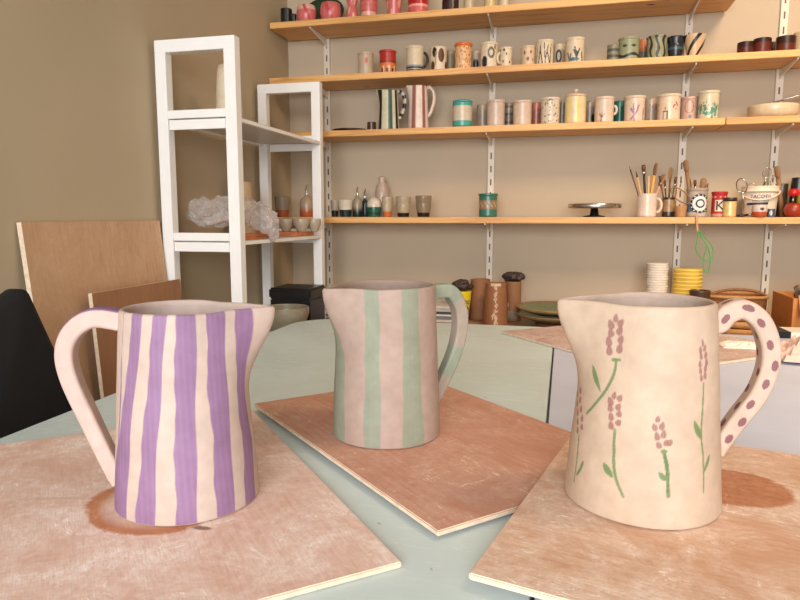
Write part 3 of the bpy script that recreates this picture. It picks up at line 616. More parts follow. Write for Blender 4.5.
pot('vase', 360, 377.5, -14, z, 2.45, 'round', layers(PK, ((222, 170, 150), band(-1, .2)), ((190, 84, 84), lambda a, z: np.sin(z*40) > .7)), 'wide pink vase with paler foot right of the hourglass vase', 'vase', G1)
pot('vase', 383, 405, -16, z, 2.45, 'cone', pinkfn(2.1), 'pink and white marbled cone-shaped pot', 'pot', G1)
pot('bowl', 408, 428.5, -18, z, 2.45, 'beaker', layers((182, 24, 30), ((206, 96, 92), band(-1, .20)), ((226, 170, 150), band(.20, .26))), 'red pot with a pinkish foot band', 'pot', G1)
pot('bowl', 442, 459, 1, z, 2.44, 'beaker', solid((52, 26, 26)), 'small dark brown bowl on the topmost shelf', 'bowl')
GW = 'pale beakers cut off at the top of the topmost shelf'
pot('beaker', 464, 474.5, -22, z, 2.45, 'beaker', solid((196, 180, 146)), 'beige beaker just right of the dark brown bowl, top cut off', 'beaker', GW)
pot('beaker', 484.5, 496, -22, z, 2.45, 'beaker', solid((206, 186, 136)), 'yellowish beaker above the second upright, top cut off', 'beaker', GW)
pot('beaker', 500, 509, -22, z, 2.45, 'beaker', solid((210, 196, 172)), 'narrow cream beaker, rightmost on the topmost shelf', 'beaker', GW)

# ------------------------------------------------------------------ white metal rack against the left wall
XA, XB = -1.103, -.862; YA, YC = 1.645, 2.30; PW = .033; PD = .03; ZT = 1.545
rk = tag(empty('metal_rack', (0, 0, 0)), 'white metal shelf rack standing against the left wall', 'rack')
for nme, yy in (('near', YA+PD/2), ('far', YC-PD/2)):
    e = boxes('end_frame', [((PW, PD, ZT-PW), (XA+PW/2, yy, (ZT-PW)/2)), ((PW, PD, ZT-PW), (XB-PW/2, yy, (ZT-PW)/2)), ((XB-XA, PD, PW), ((XA+XB)/2, yy, ZT-PW/2)),
                    *[((XB-XA-2*PW, PD-.004, .022), ((XA+XB)/2, yy, zz)) for zz in (1.347, 1.012, .69, .25)]], MWHITE, rk, .001)
for zz in (1.336, 1.001, .679, .239):
    s = box('rack_shelf', (XB-XA-.004, YC-YA-2*PD-.002, .004), ((XA+XB)/2, (YA+YC)/2, zz-.004+.002), plain('grey_metal_sheet', (208, 206, 200), .4, .03), rk)
    for xx in (XA+.008, XB-.008): box('side_rail', (.014, YC-YA-2*PD-.004, .009), (xx-(XA+XB)/2, 0, -.0045), MWHITE, s)
    for q in (0, 1): box('lip', (XB-XA-2*PW-.004, .010, .026), (0, (-1 if q == 0 else 1)*((YC-YA)/2-.008), -.015), MWHITE, s)
_c = Vector(((XA+XB)/2, (YA+YC)/2, 0)); rk.location = _c
for o in bpy.data.objects:
    if o.parent == rk: o.location = o.location-_c
# cone on upper rack shelf
x = hit(229.5, 113, 1, 1.80).x; r = 13.5*dep((x, 1.8, 1.336))/FPX; h = hit(229, 65, 1, 1.8).z-1.337
lathe('clay_form', [(0, 0), (r, 0), (r, .003), (r*.92, h*.5), (r*.80, h*.9), (r*.72, h*.985), (r*.6, h), (0, h)], MC, None, (x, 1.80, 1.3362), 44, solid((222, 208, 182)))
tag(C.objects[-1], 'tall pale tapering clay form on the upper rack shelf', 'clay form')
zs = 1.0012
bd = [('topmost', (.175, .20), .011, 0), ('middle', (.18, .205), .010, .02), ('lower', (.18, .20), .008, -.02)]
zz = zs
b1 = None
for nme, (sx, sy), th, rz in (('lower', (.176, .20), .007, -.02), ('upper', (.17, .19), .008, .03)):
    b1 = box('wooden_board', (sx, sy, th), (-.978, 1.79, zz+th/2), MP2, None, .001, (0, 0, rz)); zz += th+.0003
    tag(b1, 'reddish pine board under the plastic bag, %s of the two' % nme, 'board', 'reddish boards on the middle rack shelf')
zb = zz
box('wooden_board', (.20, .16, .014), (-.975, 2.15, zs+.007), MP2, None, .002); tag(C.objects[-1], 'thick wooden board under the small bowls in the rack', 'board')
for (u0, u1, lb) in ((278, 294, 'small grey bowl on the rack, left of the three'), (293, 309.5, 'small grey bowl on the rack, middle of the three'), (307.5, 321, 'small grey bowl on the rack, right of the three, half behind the post')):
    pot('bowl', u0, u1, 219, zs+.0145, 2.13 if u0 != 307.5 else 2.17, 'bowl', solid((178, 164, 144)), lb, 'bowl', 'small bowls on the middle rack shelf')
x = hit(245, 182, 1, 2.10).x
lathe('jar', cup_prof(.045, hit(245, 182, 1, 2.02).z-zs, 'taper'), MC, None, (hit(240, 200, 1, 2.02).x, 2.03, zs), 40, solid((190, 164, 128)))
tag(C.objects[-1], 'plain tan clay jar behind the plastic bag in the rack', 'jar')
# lower: black box, bowls
zl = .6792
a = hit(274, 286, 1, 2.17); b = hit(318, 286, 1, 2.17)
bt = a.z-zl
t = tag(empty('storage_box', (hit(298, 290, 1, 2.19).x, 2.19, zl)), 'black glossy box with a lid on the lower rack shelf', 'box')
box('body', (.150, .15, bt*.72), (0, 0, bt*.36), MBPLAST, t, .004); box('lid', (.158, .158, bt*.27), (0, 0, bt*.725+bt*.135), MBPLAST, t, .006)
box('clip', (.06, .004, .012), (.0, -.077, bt*.45), plain('grey_metal_sheet', (208, 206, 200), .4, .03), t)
pot('bowl', 262, 309, 307, zl, 2.02, 'bowl', solid((150, 142, 120)), 'wide grey-green bowl in front of the black box', 'bowl')

# crumpled plastic bag
nb = NT('clear_plastic_film'); v = nb.coord(); f = nb.noise(v, 40, 5, .6, 1.0)
nb.b.inputs['Base Color'].default_value = L4((206, 200, 196)); nb.rough(.12); nb.bump(f, .6, .01)
tr = nb.n('ShaderNodeBsdfTransparent'); mxs = nb.n('ShaderNodeMixShader')
lw = nb.n('ShaderNodeLayerWeight'); lw.inputs[0].default_value = .35
nb.l(nb.mask(nb.math('ADD', lw.outputs['Facing'], nb.math('MULTIPLY', nb.math('SUBTRACT', f, .5), .8)), -.45, 1.1), mxs.inputs[0]); nb.l(tr.outputs[0], mxs.inputs[1]); nb.l(nb.b.outputs[0], mxs.inputs[2]); nb.l(mxs.outputs[0], nb.out.inputs[0])
nb.b.inputs['Specular IOR Level'].default_value = .8
def bag(spine, radii, name, mat, seed, squash=1.0, n=220, amp=.42, floor=None, ymax=None):
    P = catmull(spine, 40); N = len(P); ns = 110; V = []
    rr = np.interp(np.linspace(0, 1, N), np.linspace(0, 1, len(radii)), radii); nrm = Vector((0, 0, 1))
    for i in range(N):
        t = (P[min(i+1, N-1)]-P[max(i-1, 0)]).normalized(); nn = (nrm-t*nrm.dot(t)).normalized(); nrm = nn; b = t.cross(nn)
        for k in range(ns):
            q = 2*math.pi*k/ns; d = nn*math.cos(q)+b*math.sin(q); p0 = P[i]+d*rr[i]
            s = p0*19+Vector((seed, 0, 0))
            rid = 1-abs(mnoise.noise(s))*2; rid2 = 1-abs(mnoise.noise(s*2.3+Vector((9, 3, 1))))*2
            p = P[i]+d*rr[i]*(1-amp+amp*(rid*1.0+rid2*.5))
            if floor is not None and p.x < XB and p.z < floor: p.z = floor+.0002*abs(math.sin(k))
            V.append(tuple(p))
    Fc = grid_faces(N, ns).tolist(); Fc.append(list(range(ns))[::-1]); Fc.append([(N-1)*ns+k for k in range(ns)])
    me = mesh_from(name, V, Fc); return link(name, me, mat, None, None, True)
sp = [hit(187, 216, 1, 1.76), hit(200, 212, 1, 1.76), hit(222, 211, 1, 1.77), hit(238, 208, 1, 1.80), hit(251, 212, 1, 1.83), hit(262, 220, 1, 1.84), hit(268, 232, 1, 1.84), hit(262, 246, 1, 1.84)]
o = bag(sp, [.010, .038, .045, .035, .030, .040, .042, .030, .006], 'plastic_bag', nb.m, 4.2, floor=zb+.0005)
tag(o, 'crumpled clear plastic bag spilling off the middle rack shelf', 'plastic bag')

# ------------------------------------------------------------------ plywood sheets leaning on the left wall
mp1 = ply('bare_plywood', (206, 168, 132), (184, 142, 106), (216, 184, 152), .5, None, None, math.pi/2, None, False)
mp2 = ply('brown_plywood', (166, 122, 88), (146, 102, 70), (176, 132, 98), .4, None, None, math.pi/2, None, False)
def leaning(y0, y1, ztop, gap, xtop, th, mat, label):
    H = ztop; me = bpy.data.meshes.new('plywood_sheet'); bm = bmesh.new()
    for (a, b, c) in [(0, y0, 0)]: pass
    xb = xtop+gap
    q = [(xb, 0.0), (xtop, H)]; n = Vector((H, 0, -(xtop-xb))).normalized()*th
    vs = []
    for y in (y0, y1):
        vs += [bm.verts.new((xb, y, 0.002)), bm.verts.new((xtop, y, H)), bm.verts.new((xtop+n.x, y, H+n.z)), bm.verts.new((xb+n.x, y, 0.002+n.z))]
    f = [(0, 1, 2, 3), (7, 6, 5, 4), (0, 4, 5, 1), (1, 5, 6, 2), (2, 6, 7, 3), (3, 7, 4, 0)]
    for k, ff in enumerate(f):
        g = bm.faces.new([vs[i] for i in ff]); g.material_index = 0 if k in (2, 4) else 1
    bmesh.ops.recalc_face_normals(bm, faces=bm.faces); bm.to_mesh(me); bm.free()
    return tag(link('plywood_sheet', me, [mat, MEDGE], None, None, False), label, 'plywood sheet', 'plywood sheets leaning on the left wall')
leaning(hit(21, 222, 0, XL+.016).y, 1.635, 1.056, .10, XL+.004, .012, mp1, 'large pale plywood sheet leaning against the left wall')
leaning(hit(92, 290, 0, XL+.073).y, 1.635, .893, .06, XL+.062, .010, mp2, 'smaller browner plywood sheet leaning in front of the large one')

# ------------------------------------------------------------------ tables and bench
ZTB = .75
mt1 = table_mat('green_grey_canvas', (210, 229, 231), (240, 245, 245), (160, 150, 116), .75)
mt2 = table_mat('pale_blue_laminate', (206, 216, 240), (222, 228, 242), (170, 165, 160), .3)
def table(name, x0, x1, y0, y1, rad, mat, label, legs):
    t = tag(empty(name, ((x0+x1)/2, (y0+y1)/2, 0)), label, 'table'); cx, cy = (x0+x1)/2, (y0+y1)/2
    pts = []
    for (sx, sy, a0) in ((1, 1, 0), (-1, 1, 90), (-1, -1, 180), (1, -1, 270)):
        r = rad.get((sx, sy), .006)
        ex, ey = (x1 if sx > 0 else x0)-cx-sx*r, (y1 if sy > 0 else y0)-cy-sy*r
        for k in range(13): q = math.radians(a0+90*k/12); pts.append((ex+r*math.cos(q), ey+r*math.sin(q)))
    n = len(pts); V = []
    for (ins, zz) in ((.002, ZTB-.03), (0, ZTB-.028), (0, ZTB-.003), (.0025, ZTB)):
        for (px, py) in pts:
            l = math.hypot(px, py); V.append((px*(1-ins/l), py*(1-ins/l), zz))
    Fc = grid_faces(4, n).tolist(); Fc.append([3*n+k for k in range(n)]); Fc.append(list(range(n))[::-1])
    me = mesh_from('tabletop', V, Fc); link('tabletop', me, mat, t, None, False)
    for (lx, ly) in legs: box('leg', (.04, .04, ZTB-.031), (lx-cx, ly-cy, (ZTB-.031)/2), MSTEEL, t, .003)
    return t
table('work_table', -.785, -.0185, -.25, 1.925, {(-1, 1): .13}, mt1, 'grey-green work table with a rounded corner under the left jugs', [(-.70, -.15), (-.12, -.15), (-.62, 1.80), (-.12, 1.80)])
table('work_table', -.0150, .95, -.25, 1.925, {}, mt2, 'pale blue work table under the lavender jug and its board', [(.06, -.15), (.88, -.15), (.06, 1.80), (.88, 1.80)])
ZB = .68
wb = tag(empty('wall_bench', (.36, 2.28, 0)), 'low brown bench along the shelf wall behind the tables', 'bench')
box('benchtop', (2.40, .60, .03), (0, .012, ZB-.015), pine('brown_bench_wood', (178, 136, 104), (150, 108, 78), False), wb, .002)
for xx in (-1.1, 0, 1.1):
    for yy in (-.25, .26): box('leg', (.05, .05, ZB-.03), (xx, yy, (ZB-.03)/2), MDWOOD, wb)

# ------------------------------------------------------------------ things on the bench
z = ZB+.0006
def clayc(u0, u1, vt, y, tp, c, label, drip=None):
    u = (u0+u1)/2; x, r, h, az = place(u, u1-u0, vt, z, y)
    n = 40; pr = [(0, 0), (r*.96, 0)]+[(r*(1-(1-tp)*i/n), h*i/n+.001) for i in range(n+1)]+[(r*(tp-.05), h+.0015), (r*(tp-.09), h)]+[(r*(.9-(1-tp)*i/n), h*i/n) for i in range(n-3, 2, -9)]+[(0, .005)]
    o = lathe('clay_cylinder', pr, MC, None, (x, y, z), 80, drip or solid(c), -az)
    return tag(o, label, 'clay cylinder', 'brown clay cylinders on the bench'), x, r, h
TC = (152, 104, 70)
def dripfn(a, z):
    o = np.tile(np.array(lin(TC)), (len(a), 1)); w = np.array(lin((214, 190, 166)))
    m = (z > .93) & (np.abs(a) < .5)
    cx = .05*np.sin(z*17)+.03*np.sin(z*41); m |= (np.abs(a-cx) < .07+.09*np.sin(z*23)**2) & (np.sin(z*57+a*30) > -.5)
    m |= (z < .28) & (np.abs(a-cx+.1) < .22) & (np.sin(a*60+z*12) > .1)
    o[m] = w; return o
clayc(469, 492, 279.5, 2.475, .84, TC, 'leaning-left brown clay cylinder behind the drip-glazed one')
clayc(483.5, 508.5, 283, 2.36, .80, TC, 'front brown clay cylinder with a cream drip down its face', dripfn)
o, x, r, h = clayc(505, 521.5, 281.5, 2.47, .96, (150, 106, 72), 'straight brown clay cylinder topped with a dark clay lump', layers((150, 106, 72), ((150, 138, 118), AND(band(.06, .26), lambda a, z: np.abs(a+.1) < .8)), ((206, 190, 170), spot(-.6, .42, .1, .05))))
def lump(x, y, zz, sx, sy, sz, seed, label, mat=None, name='clay_lump', cat='clay lump', sub=4, amp=.35):
    bm = bmesh.new(); bmesh.ops.create_icosphere(bm, subdivisions=sub, radius=1)
    for v in bm.verts:
        n = mnoise.noise(v.co*1.7+Vector((seed, 1, 2)))+.6*(1-abs(mnoise.noise(v.co*4+Vector((seed, 5, 2))))*2)-.3
        v.co *= 1+amp*n; v.co = Vector((v.co.x*sx, v.co.y*sy, v.co.z*sz))
    mz = min(v.co.z for v in bm.verts)
    for v in bm.verts: v.co.z = max(v.co.z-mz, sz*.25)-sz*.25
    me = bpy.data.meshes.new(name); bm.to_mesh(me); bm.free()
    return tag(link(name, me, mat or plain('dark_wet_clay', (66, 52, 48), .5, .25, 60, .4), None, (x, y, zz)), label, cat)
lump(x, 2.47, z+h+.0018, .036, .032, .019, 3, 'dark clay lump on top of the straight brown cylinder')
# yellow cup
x, r, h, az = place(461.5, 20, 291, z, 2.42)
yc = tag(empty('yellow_cup', (x, 2.42, z), -az), 'yellow printed cup filled with dark clay left of the cylinders', 'cup')
def yf(a, z):
    o = np.tile(np.array(lin((240, 214, 30))), (len(a), 1)); low = z < .42+.1*np.sin(a*3)
    o[low] = lin((222, 206, 190)); bl = low & (np.sin(a*14+z*20)*np.sin(z*30-a*6) > .35); o[bl] = lin((110, 40, 40)); o[low & (z > .36+.1*np.sin(a*3))] = lin((90, 30, 40))
    return o
lathe('body', cup_prof(r, h, 'flare'), MF, yc, (0, 0, 0), 60, yf)
tx = text('lettering', 'Yes', .030, plain('dark_red_ink', (96, 40, 30), .5), yc, (.010, -r*.965, h*.70), (math.pi/2-.1, .15, .1), .0012)
lump(x+.001, 2.42, z+h+.0035, .036, .034, .021, 11, 'dark clay lump heaped on the yellow cup')
# magazines
mg = [(204, 200, 194), (120, 120, 122), (226, 222, 216), (60, 62, 66), (180, 176, 172), (214, 208, 200)]
for side_, (u0, u1, lb) in enumerate(((326, 352, 'by the left upright'), (424, 447, 'beside the yellow cup'))):
    zz = z; xa, xb = hit(u0, 310, 1, 2.36).x, hit(u1, 310, 1, 2.36).x
    for i in range(6):
        th = .006+.0035*((i*7+side_) % 3); m = plain('magazine_paper_%d' % i, mg[i], .4, .1, 40)
        o = box('magazine', (max(.14, xb-xa), .19, th), ((xa+xb)/2+(.006 if i % 2 else -.004), 2.45, zz+th/2), m, None, .001, (0, 0, .03*math.sin(i*2.1))); zz += th+.0003
        tag(o, '%s magazine, %s from the bottom of the stack %s' % (['pale grey', 'mid grey', 'white', 'black', 'light grey', 'off-white'][i], ['first', 'second', 'third', 'fourth', 'fifth', 'sixth'][i], lb), 'magazine', 'magazines stacked on the bench')
# plates
x = hit(556, 312, 1, 2.38).x
t0 = lathe('plate_stand', [(0, 0), (.066, 0), (.074, .006), (.07, .014), (.03, .018), (0, .018)], plain('brown_glaze', (120, 76, 48), .35), None, (x, 2.38, z), 48)
tag(t0, 'brown round stand under the green platter', 'stand')
dpl = [(0, 0), (.08, 0), (.125, .014), (.142, .026), (.140, .028), (.12, .018), (.078, .006), (0, .005)]
o = lathe('green_platter', dpl, MG, None, (x, 2.38, z+.0185), 64, layers((150, 128, 88), ((108, 112, 78), lambda a, z: z < .6))); tag(o, 'green-brown platter left of the lavender jug', 'platter', 'green platters')
o = lathe('green_platter', dpl, MG, None, (x, 2.38, z+.0185+.0245), 64, layers((168, 140, 94), ((112, 122, 84), lambda a, z: z < .75))); tag(o, 'topmost green platter, stacked on the other', 'platter', 'green platters')
# ribbed stacks
def stackof(u0, u1, vt, y, n, c, label, cat, name, lbl_each, group):
    u = (u0+u1)/2; x, r, h, az = place(u, u1-u0, vt, z, y); dz = h/n; first = None
    mat = plain(name+'_plastic', c, .4, .05)
    for i in range(n):
        if first is None:
            q = dz*.96; first = lathe(name, [(0, 0), (r*.93, 0), (r*.95, q*.3), (r*.96, q*.45), (r, q*.6), (r, q*.92), (r*.98, q), (0, q)], mat, None, (x, y, z), 40); o = first
        else:
            o = first.copy(); C.objects.link(o); o.location = (x+.0012*math.sin(i*1.7), y, z+dz*i)
        tag(o, lbl_each(i, n), cat, group)
ones = ['', 'first', 'second', 'third', 'fourth', 'fifth', 'sixth', 'seventh', 'eighth', 'ninth', 'tenth', 'eleventh', 'twelfth', 'thirteenth', 'fourteenth', 'fifteenth', 'sixteenth', 'seventeenth', 'eighteenth', 'nineteenth', 'twentieth'] 
ones += ['twenty-'+w_ for w_ in ones[1:10]]
def le(cn):
    return lambda i, n: ('%s, topmost of the stack' % cn if i == n-1 else '%s, %s from the top of the stack' % (cn, ones[n-i]))
stackof(647.5, 668, 263, 2.44, 26, (232, 222, 208), '', 'tub', 'white_tub', le('round white tub'), 'white tubs in a stack on the bench')
stackof(674.5, 702, 268.5, 2.44, 16, (232, 200, 92), '', 'tub', 'yellow_tub', le('round yellow tub'), 'yellow tubs in a stack on the bench')
pot('bowl', 690, 710, 290.5, z, 2.34, 'cone', solid((78, 56, 44)), 'dark brown cone bowl beside the jug rim', 'bowl')
# round slatted trays and basket
MB_ = plain('woven_bamboo', (184, 134, 78), .6, .25, 120, .5, 0, .003); MB2 = plain('brown_wicker', (140, 90, 50), .65, .3, 140, .5, 0, .003)
x = hit(738, 320, 1, 2.26).x
zz = z
for i in range(4):
    rr = .098-.002*i
    pr = [(0, 0), (rr*.9, 0), (rr, .004), (rr, .020), (rr*.97, .0225), (rr*.93, .019), (rr*.9, .007), (0, .007)]
    o = lathe('bamboo_tray', pr, MB_, None, (x+.003*(-1)**i, 2.26, zz), 56); zz += .0228
    tag(o, 'round bamboo tray, %s of four seen through the spotted handle' % ['lowest', 'second', 'third', 'topmost'][i], 'tray', 'round bamboo trays on the bench')
bx = hit(741, 300, 1, 2.44).x
bs = tag(empty('wicker_basket', (bx-.01, 2.49, z)), 'brown wicker basket behind the bamboo trays', 'basket')
def superb(name, sx, sy, zb0, zt, mat, parent, wall=.006, e=3.0):
    ns = 64; V = []; rows = [(0.0, zb0), (.9, zb0), (.96, zb0+.01), (1, zt-.004), (1.02, zt), (.96, zt), (.94, zb0+.02), (0, zb0+.012)]
    for (q, zc) in rows:
        for k in range(ns):
            a = 2*math.pi*k/ns; c, s = math.cos(a), math.sin(a)
            V.append((q*sx*math.copysign(abs(c)**(2/e), c), q*sy*math.copysign(abs(s)**(2/e), s), zc))
    return link(name, mesh_from(name, V, grid_faces(len(rows), ns)), mat, parent)
hb = hit(741, 297, 1, 2.40).z-z
superb('basket_body', .100, .07, 0, hb*.93, MB2, bs)
tube('rim', [(.100*1.0*math.copysign(abs(math.cos(a))**.67, math.cos(a)), .072*math.copysign(abs(math.sin(a))**.67, math.sin(a)), hb*.93+.004+.012*math.cos(a)**2*0) for a in np.linspace(0, 2*math.pi, 48, endpoint=False)], .006, MB_, bs, 8, 0, True)
tube('handle', [(-.0+.1*math.cos(a)*.9+.01, -.02, hb*.9+.03*math.sin(a)) for a in np.linspace(0, math.pi, 17)], .005, MB2, bs, 8)
# cardboard box at right
a = hit(781, 295, 1, 2.30); bw = .24; hbx = hit(790, 296, 1, 2.26).z-z
cb = tag(empty('cardboard_box', (a.x+.125, 2.30, z), .0), 'open orange-brown cardboard box at the right edge', 'box')
mcb = plain('orange_cardboard', (196, 128, 64), .7, .1, 30)
boxes('body', [((bw, .004, hbx), (0, -.10, hbx/2)), ((bw, .004, hbx), (0, .10, hbx/2)), ((.004, .196, hbx), (-bw/2+.002, 0, hbx/2)), ((.004, .196, hbx), (bw/2-.002, 0, hbx/2)), ((bw, .2, .004), (0, 0, .002))], mcb, cb)
me = box('flap', (bw*.98, .004, .07), (0.01, -.118, hbx-.022), mcb, cb, 0, (-.5, 0, 0))
lump(a.x+.115, 2.29, z+.0045, .085, .062, .085, 21, 'crumpled grey cloth inside the cardboard box', plain('grey_rag', (128, 114, 96), .8, .3, 40, .5), 'grey_cloth', 'cloth', 5, .4)
# folded white card below box
a = hit(790, 333, 2, ZTB+.004)
o = tag(empty('flat_carton', (a.x+.03, a.y-.02, ZTB+.0006), .05), 'flat white and black carton before the cardboard box', 'carton')
box('sleeve', (.14, .09, .016), (0, 0, .008), wht, o, .001); box('dark_end', (.05, .092, .0165), (-.075, 0, .0083), MBPLAST, o, .001)

# ------------------------------------------------------------------ black chair beyond the left table edge
ch = tag(empty('office_chair', (-.925, .93, 0), 0), 'black fabric office chair pushed beside the left table edge', 'chair')
def slab(name, w, h, t, rad, mat, parent, loc, rot, curve=.02):
    pts = []; n = 10
    for (sx, sy, a0) in ((1, 1, 0), (-1, 1, 90), (-1, -1, 180), (1, -1, 270)):
        for k in range(n): q = math.radians(a0+90*k/(n-1)); pts.append((sx*(w/2-rad)+rad*math.cos(q), sy*(h/2-rad)+rad*math.sin(q)))
    V = []; m = len(pts)
    for (s, zc) in ((.0, -t/2), (.93, -t/2), (1, -t/4), (1, t/4), (.93, t/2), (.0, t/2)):
        for (a, b) in pts: V.append((a*s, b*s, zc+curve*((a*s/(w/2))**2)))
    o = link(name, mesh_from(name, V, grid_faces(6, m)), mat, parent, loc); o.rotation_euler = rot; return o

pa = hit(15, 284, 0, -.925); pb = hit(62, 385, 0, -.925); dv = (pb-pa); ll = dv.length; dvn = dv.normalized()
tilt = math.atan2(dvn.y, -dvn.z)      # leans away from the back wall going up
hgt = .46; wid = .44
ctr = Vector((-.925, pa.y, pa.z))+Vector((0, dvn.y, dvn.z))*hgt/2-Vector((0, -dvn.z, dvn.y))*wid/2
loc = ctr-ch.location
o = slab('backrest', wid, hgt, .04, .022, MBLACK, ch, loc, (0, 0, 0), .01)
ax_x = Vector((0, dvn.z, -dvn.y))*-1; ax_y = -Vector((0, dvn.y, dvn.z)); ax_z = ax_x.cross(ax_y)
o.rotation_euler = Matrix((ax_x, ax_y, ax_z)).transposed().to_euler()
slab('seat', .26, .42, .07, .07, MBLACK, ch, (-.02, -.10, .47), (0, 0, 0), .0)
tube('back_post', [(-.03, -.02, .45), (-.045, .02, .55), (-.035, loc.y+.0, loc.z)], .014, MBPLAST, ch, 8, 5)
tube('gas_stem', [(-.02, -.10, .10), (-.02, -.10, .44)], .022, MSTEEL, ch, 12)
for k in range(5):
    q = 2*math.pi*k/5+.3; e = Vector((-.02+.14*math.cos(q), -.10+.14*math.sin(q), .06))
    lg = tube('leg', [(-.02, -.10, .105), tuple(e)], .013, MBPLAST, ch, 8)
    tube('castor', [(e.x, e.y-.012, .028), (e.x, e.y+.012, .028)], .027, MBPLAST, lg, 14)

# ------------------------------------------------------------------ loose plywood boards on the tables
class Board:
    def __init__(s, A, B, D, th, mat, label, cat='board', group=None):
        """A,B,D bottom corners (AB one edge, AD the other)"""
        s.A, B, D = Vector(A), Vector(B), Vector(D)
        ex = (B-s.A); ey = (D-s.A); lx, ly = ex.length, ey.length; ex.normalize(); ez = ex.cross(ey).normalized()
        if ez.z < 0: ez = -ez
        ey = ez.cross(ex); s.ez = ez; s.th = th
        sg = 1 if (D-s.A).dot(ey) > 0 else -1
        bm = bmesh.new(); boxm(bm, (lx, ly, th), (0, 0, 0), .0012)
        for v in bm.verts:   # slightly worn, irregular edge
            v.co.x += .0008*mnoise.noise(v.co*40); v.co.y += .0008*mnoise.noise(v.co*37)
        for f in bm.faces: f.material_index = 0 if abs(f.normal.z) > .9 else 1
        me = bpy.data.meshes.new('plywood_board'); bm.to_mesh(me); bm.free()
        Mx = Matrix((ex, ey, ez)).transposed().to_4x4(); Mx.translation = s.A+ex*lx/2+ey*sg*ly/2+ez*th/2
        s.o = link('plywood_board', me, [mat, MEDGE], None, None, False); s.o.matrix_world = Mx; s.M = Mx
        tag(s.o, label, cat, group)
    def top(s, x, y):
        p = s.A+s.ez*s.th; return p.z-(s.ez.x*(x-p.x)+s.ez.y*(y-p.y))/s.ez.z
    def hit(s, u, v):
        r = ray(u, v); p = s.A+s.ez*s.th; t = (p-EYE).dot(s.ez)/r.dot(s.ez); return EYE+r*t
def dirv(deg): return Vector((math.cos(math.radians(deg)), math.sin(math.radians(deg)), 0))
def v3(x, y, z): return Vector((x, y, z))
Z0 = ZTB+.0006
F1 = hit(253, 412, 2, Z0+.003); F1.z = Z0; N1 = hit(402, 568, 2, Z0)
PK1 = (218, 186, 162); 
def stain_local(mat_M, P): return mat_M.inverted() @ P
# stains need the board's own coordinates: boards are placed first, their materials after
B1 = Board(F1, N1, F1+dirv(220.5)*.42, .0062, None, 'left plywood board under the purple striped jug')
L2 = hit(254, 407, 2, .7578); N2 = hit(438, 537, 2, .7545); R2 = N2+(hit(660, 466, 2, .7511)-N2)*.97
B2 = Board(N2, L2, R2, .0062, None, 'reddish middle plywood board under the pink and green jug')
NL3 = hit(468, 580, 2, .7592); FL3 = NL3+(hit(570, 443, 2, .761)-NL3).normalized()*.46; FL3.z = .7615; NR3 = NL3+dirv(-13)*.75; NR3.z = .7510
B3 = Board(NL3, NR3, FL3, .0064, None, 'right plywood board under the lavender painted jug, lying over the middle board')
L4_ = hit(503, 333, 2, Z0); N4 = hit(651, 375, 2, Z0); R4 = N4+dirv(39.9)*.50
B4 = Board(N4, R4, L4_, .006, None, 'far pinkish plywood board bridging the two tables')
def lc(B, u, v): p = B.M.inverted() @ B.hit(u, v); return p.x, p.y
c1 = lc(B1, 160, 502); c1d = lc(B1, 202, 528); c3 = lc(B3, 733, 487)
m1 = ply('clay_washed_plywood', (228, 196, 182), (212, 172, 154), (250, 240, 236), 1.0, [(c1[0], c1[1], .084, .076, .6, (214, 162, 120), .95, .07, .74), (c1d[0], c1d[1], .013, .005, .9, (120, 80, 84), .8, .4, 0)], None, .3)
m2 = ply('reddish_plywood', (204, 156, 134), (184, 130, 108), (230, 202, 188), .45, None, None, .0)
m3 = ply('tan_plywood', (214, 176, 148), (192, 146, 118), (244, 228, 216), .85, [(c3[0], c3[1], .066, .056, .2, (206, 152, 112), .85, .10, 0)], None, math.pi/2)
m4 = ply('pink_clay_board', (198, 172, 164), (172, 136, 126), (234, 220, 216), .8, None, None, .5)
for B, m in ((B1, m1), (B2, m2), (B3, m3), (B4, m4)): B.o.data.materials[0] = m
# crumpled pink cloth and crumbs on the far board
def crumple(name, cx, cy, zb, sx, sy, hgt, mat, label, cat, seed):
    n = 70; V = []; top = []
    for i in range(n):
        for j in range(n):
            a, b = i/(n-1)*2-1, j/(n-1)*2-1; e = max(0, 1-max(abs(a), abs(b))**4)
            p = Vector((a*2.2+seed, b*2.2, 0)); h = (1-abs(mnoise.noise(p))*2)*.6+(1-abs(mnoise.noise(p*2.5))*2)*.35
            V.append((a*sx*(1+.15*mnoise.noise(p*1.3)), b*sy*(1+.15*mnoise.noise(p*1.1+Vector((4, 4, 4)))), .0004+e*hgt*max(.05, h+.15)))
    N = n*n
    V += [(x, y, 0) for x, y, _ in V]
    Fc = [[i*n+j, (i+1)*n+j, (i+1)*n+j+1, i*n+j+1] for i in range(n-1) for j in range(n-1)]
    Fc += [[N+q for q in f[::-1]] for f in Fc]
    bd = [i*n for i in range(n)]+[(n-1)*n+j for j in range(1, n)]+[i*n+n-1 for i in range(n-2, -1, -1)]+[j for j in range(n-2, 0, -1)]
    for k in range(len(bd)): a, b = bd[k], bd[(k+1) % len(bd)]; Fc.append([b, a, N+a, N+b])
    return tag(link(name, mesh_from(name, V, Fc), mat, None, (cx, cy, zb)), label, cat)
P = hit(797, 349, 2, .775)
crumple('pink_cloth', P.x+.04, P.y, B4.top(0, 0)+.0006, .085, .06, .045, plain('pink_cloth', (222, 190, 176), .8, .08, 30, .4), 'crumpled pink cloth lying on the far board at the right edge', 'cloth', 3)
P = B4.hit(741, 347)
crumple('clay_crumbs', P.x, P.y, B4.top(0, 0)+.0006, .045, .03, .012, plain('pale_clay_flakes', (236, 220, 206), .8, .1, 60, .4), 'flat heap of pale clay scraps on the far board', 'clay scraps', 8)

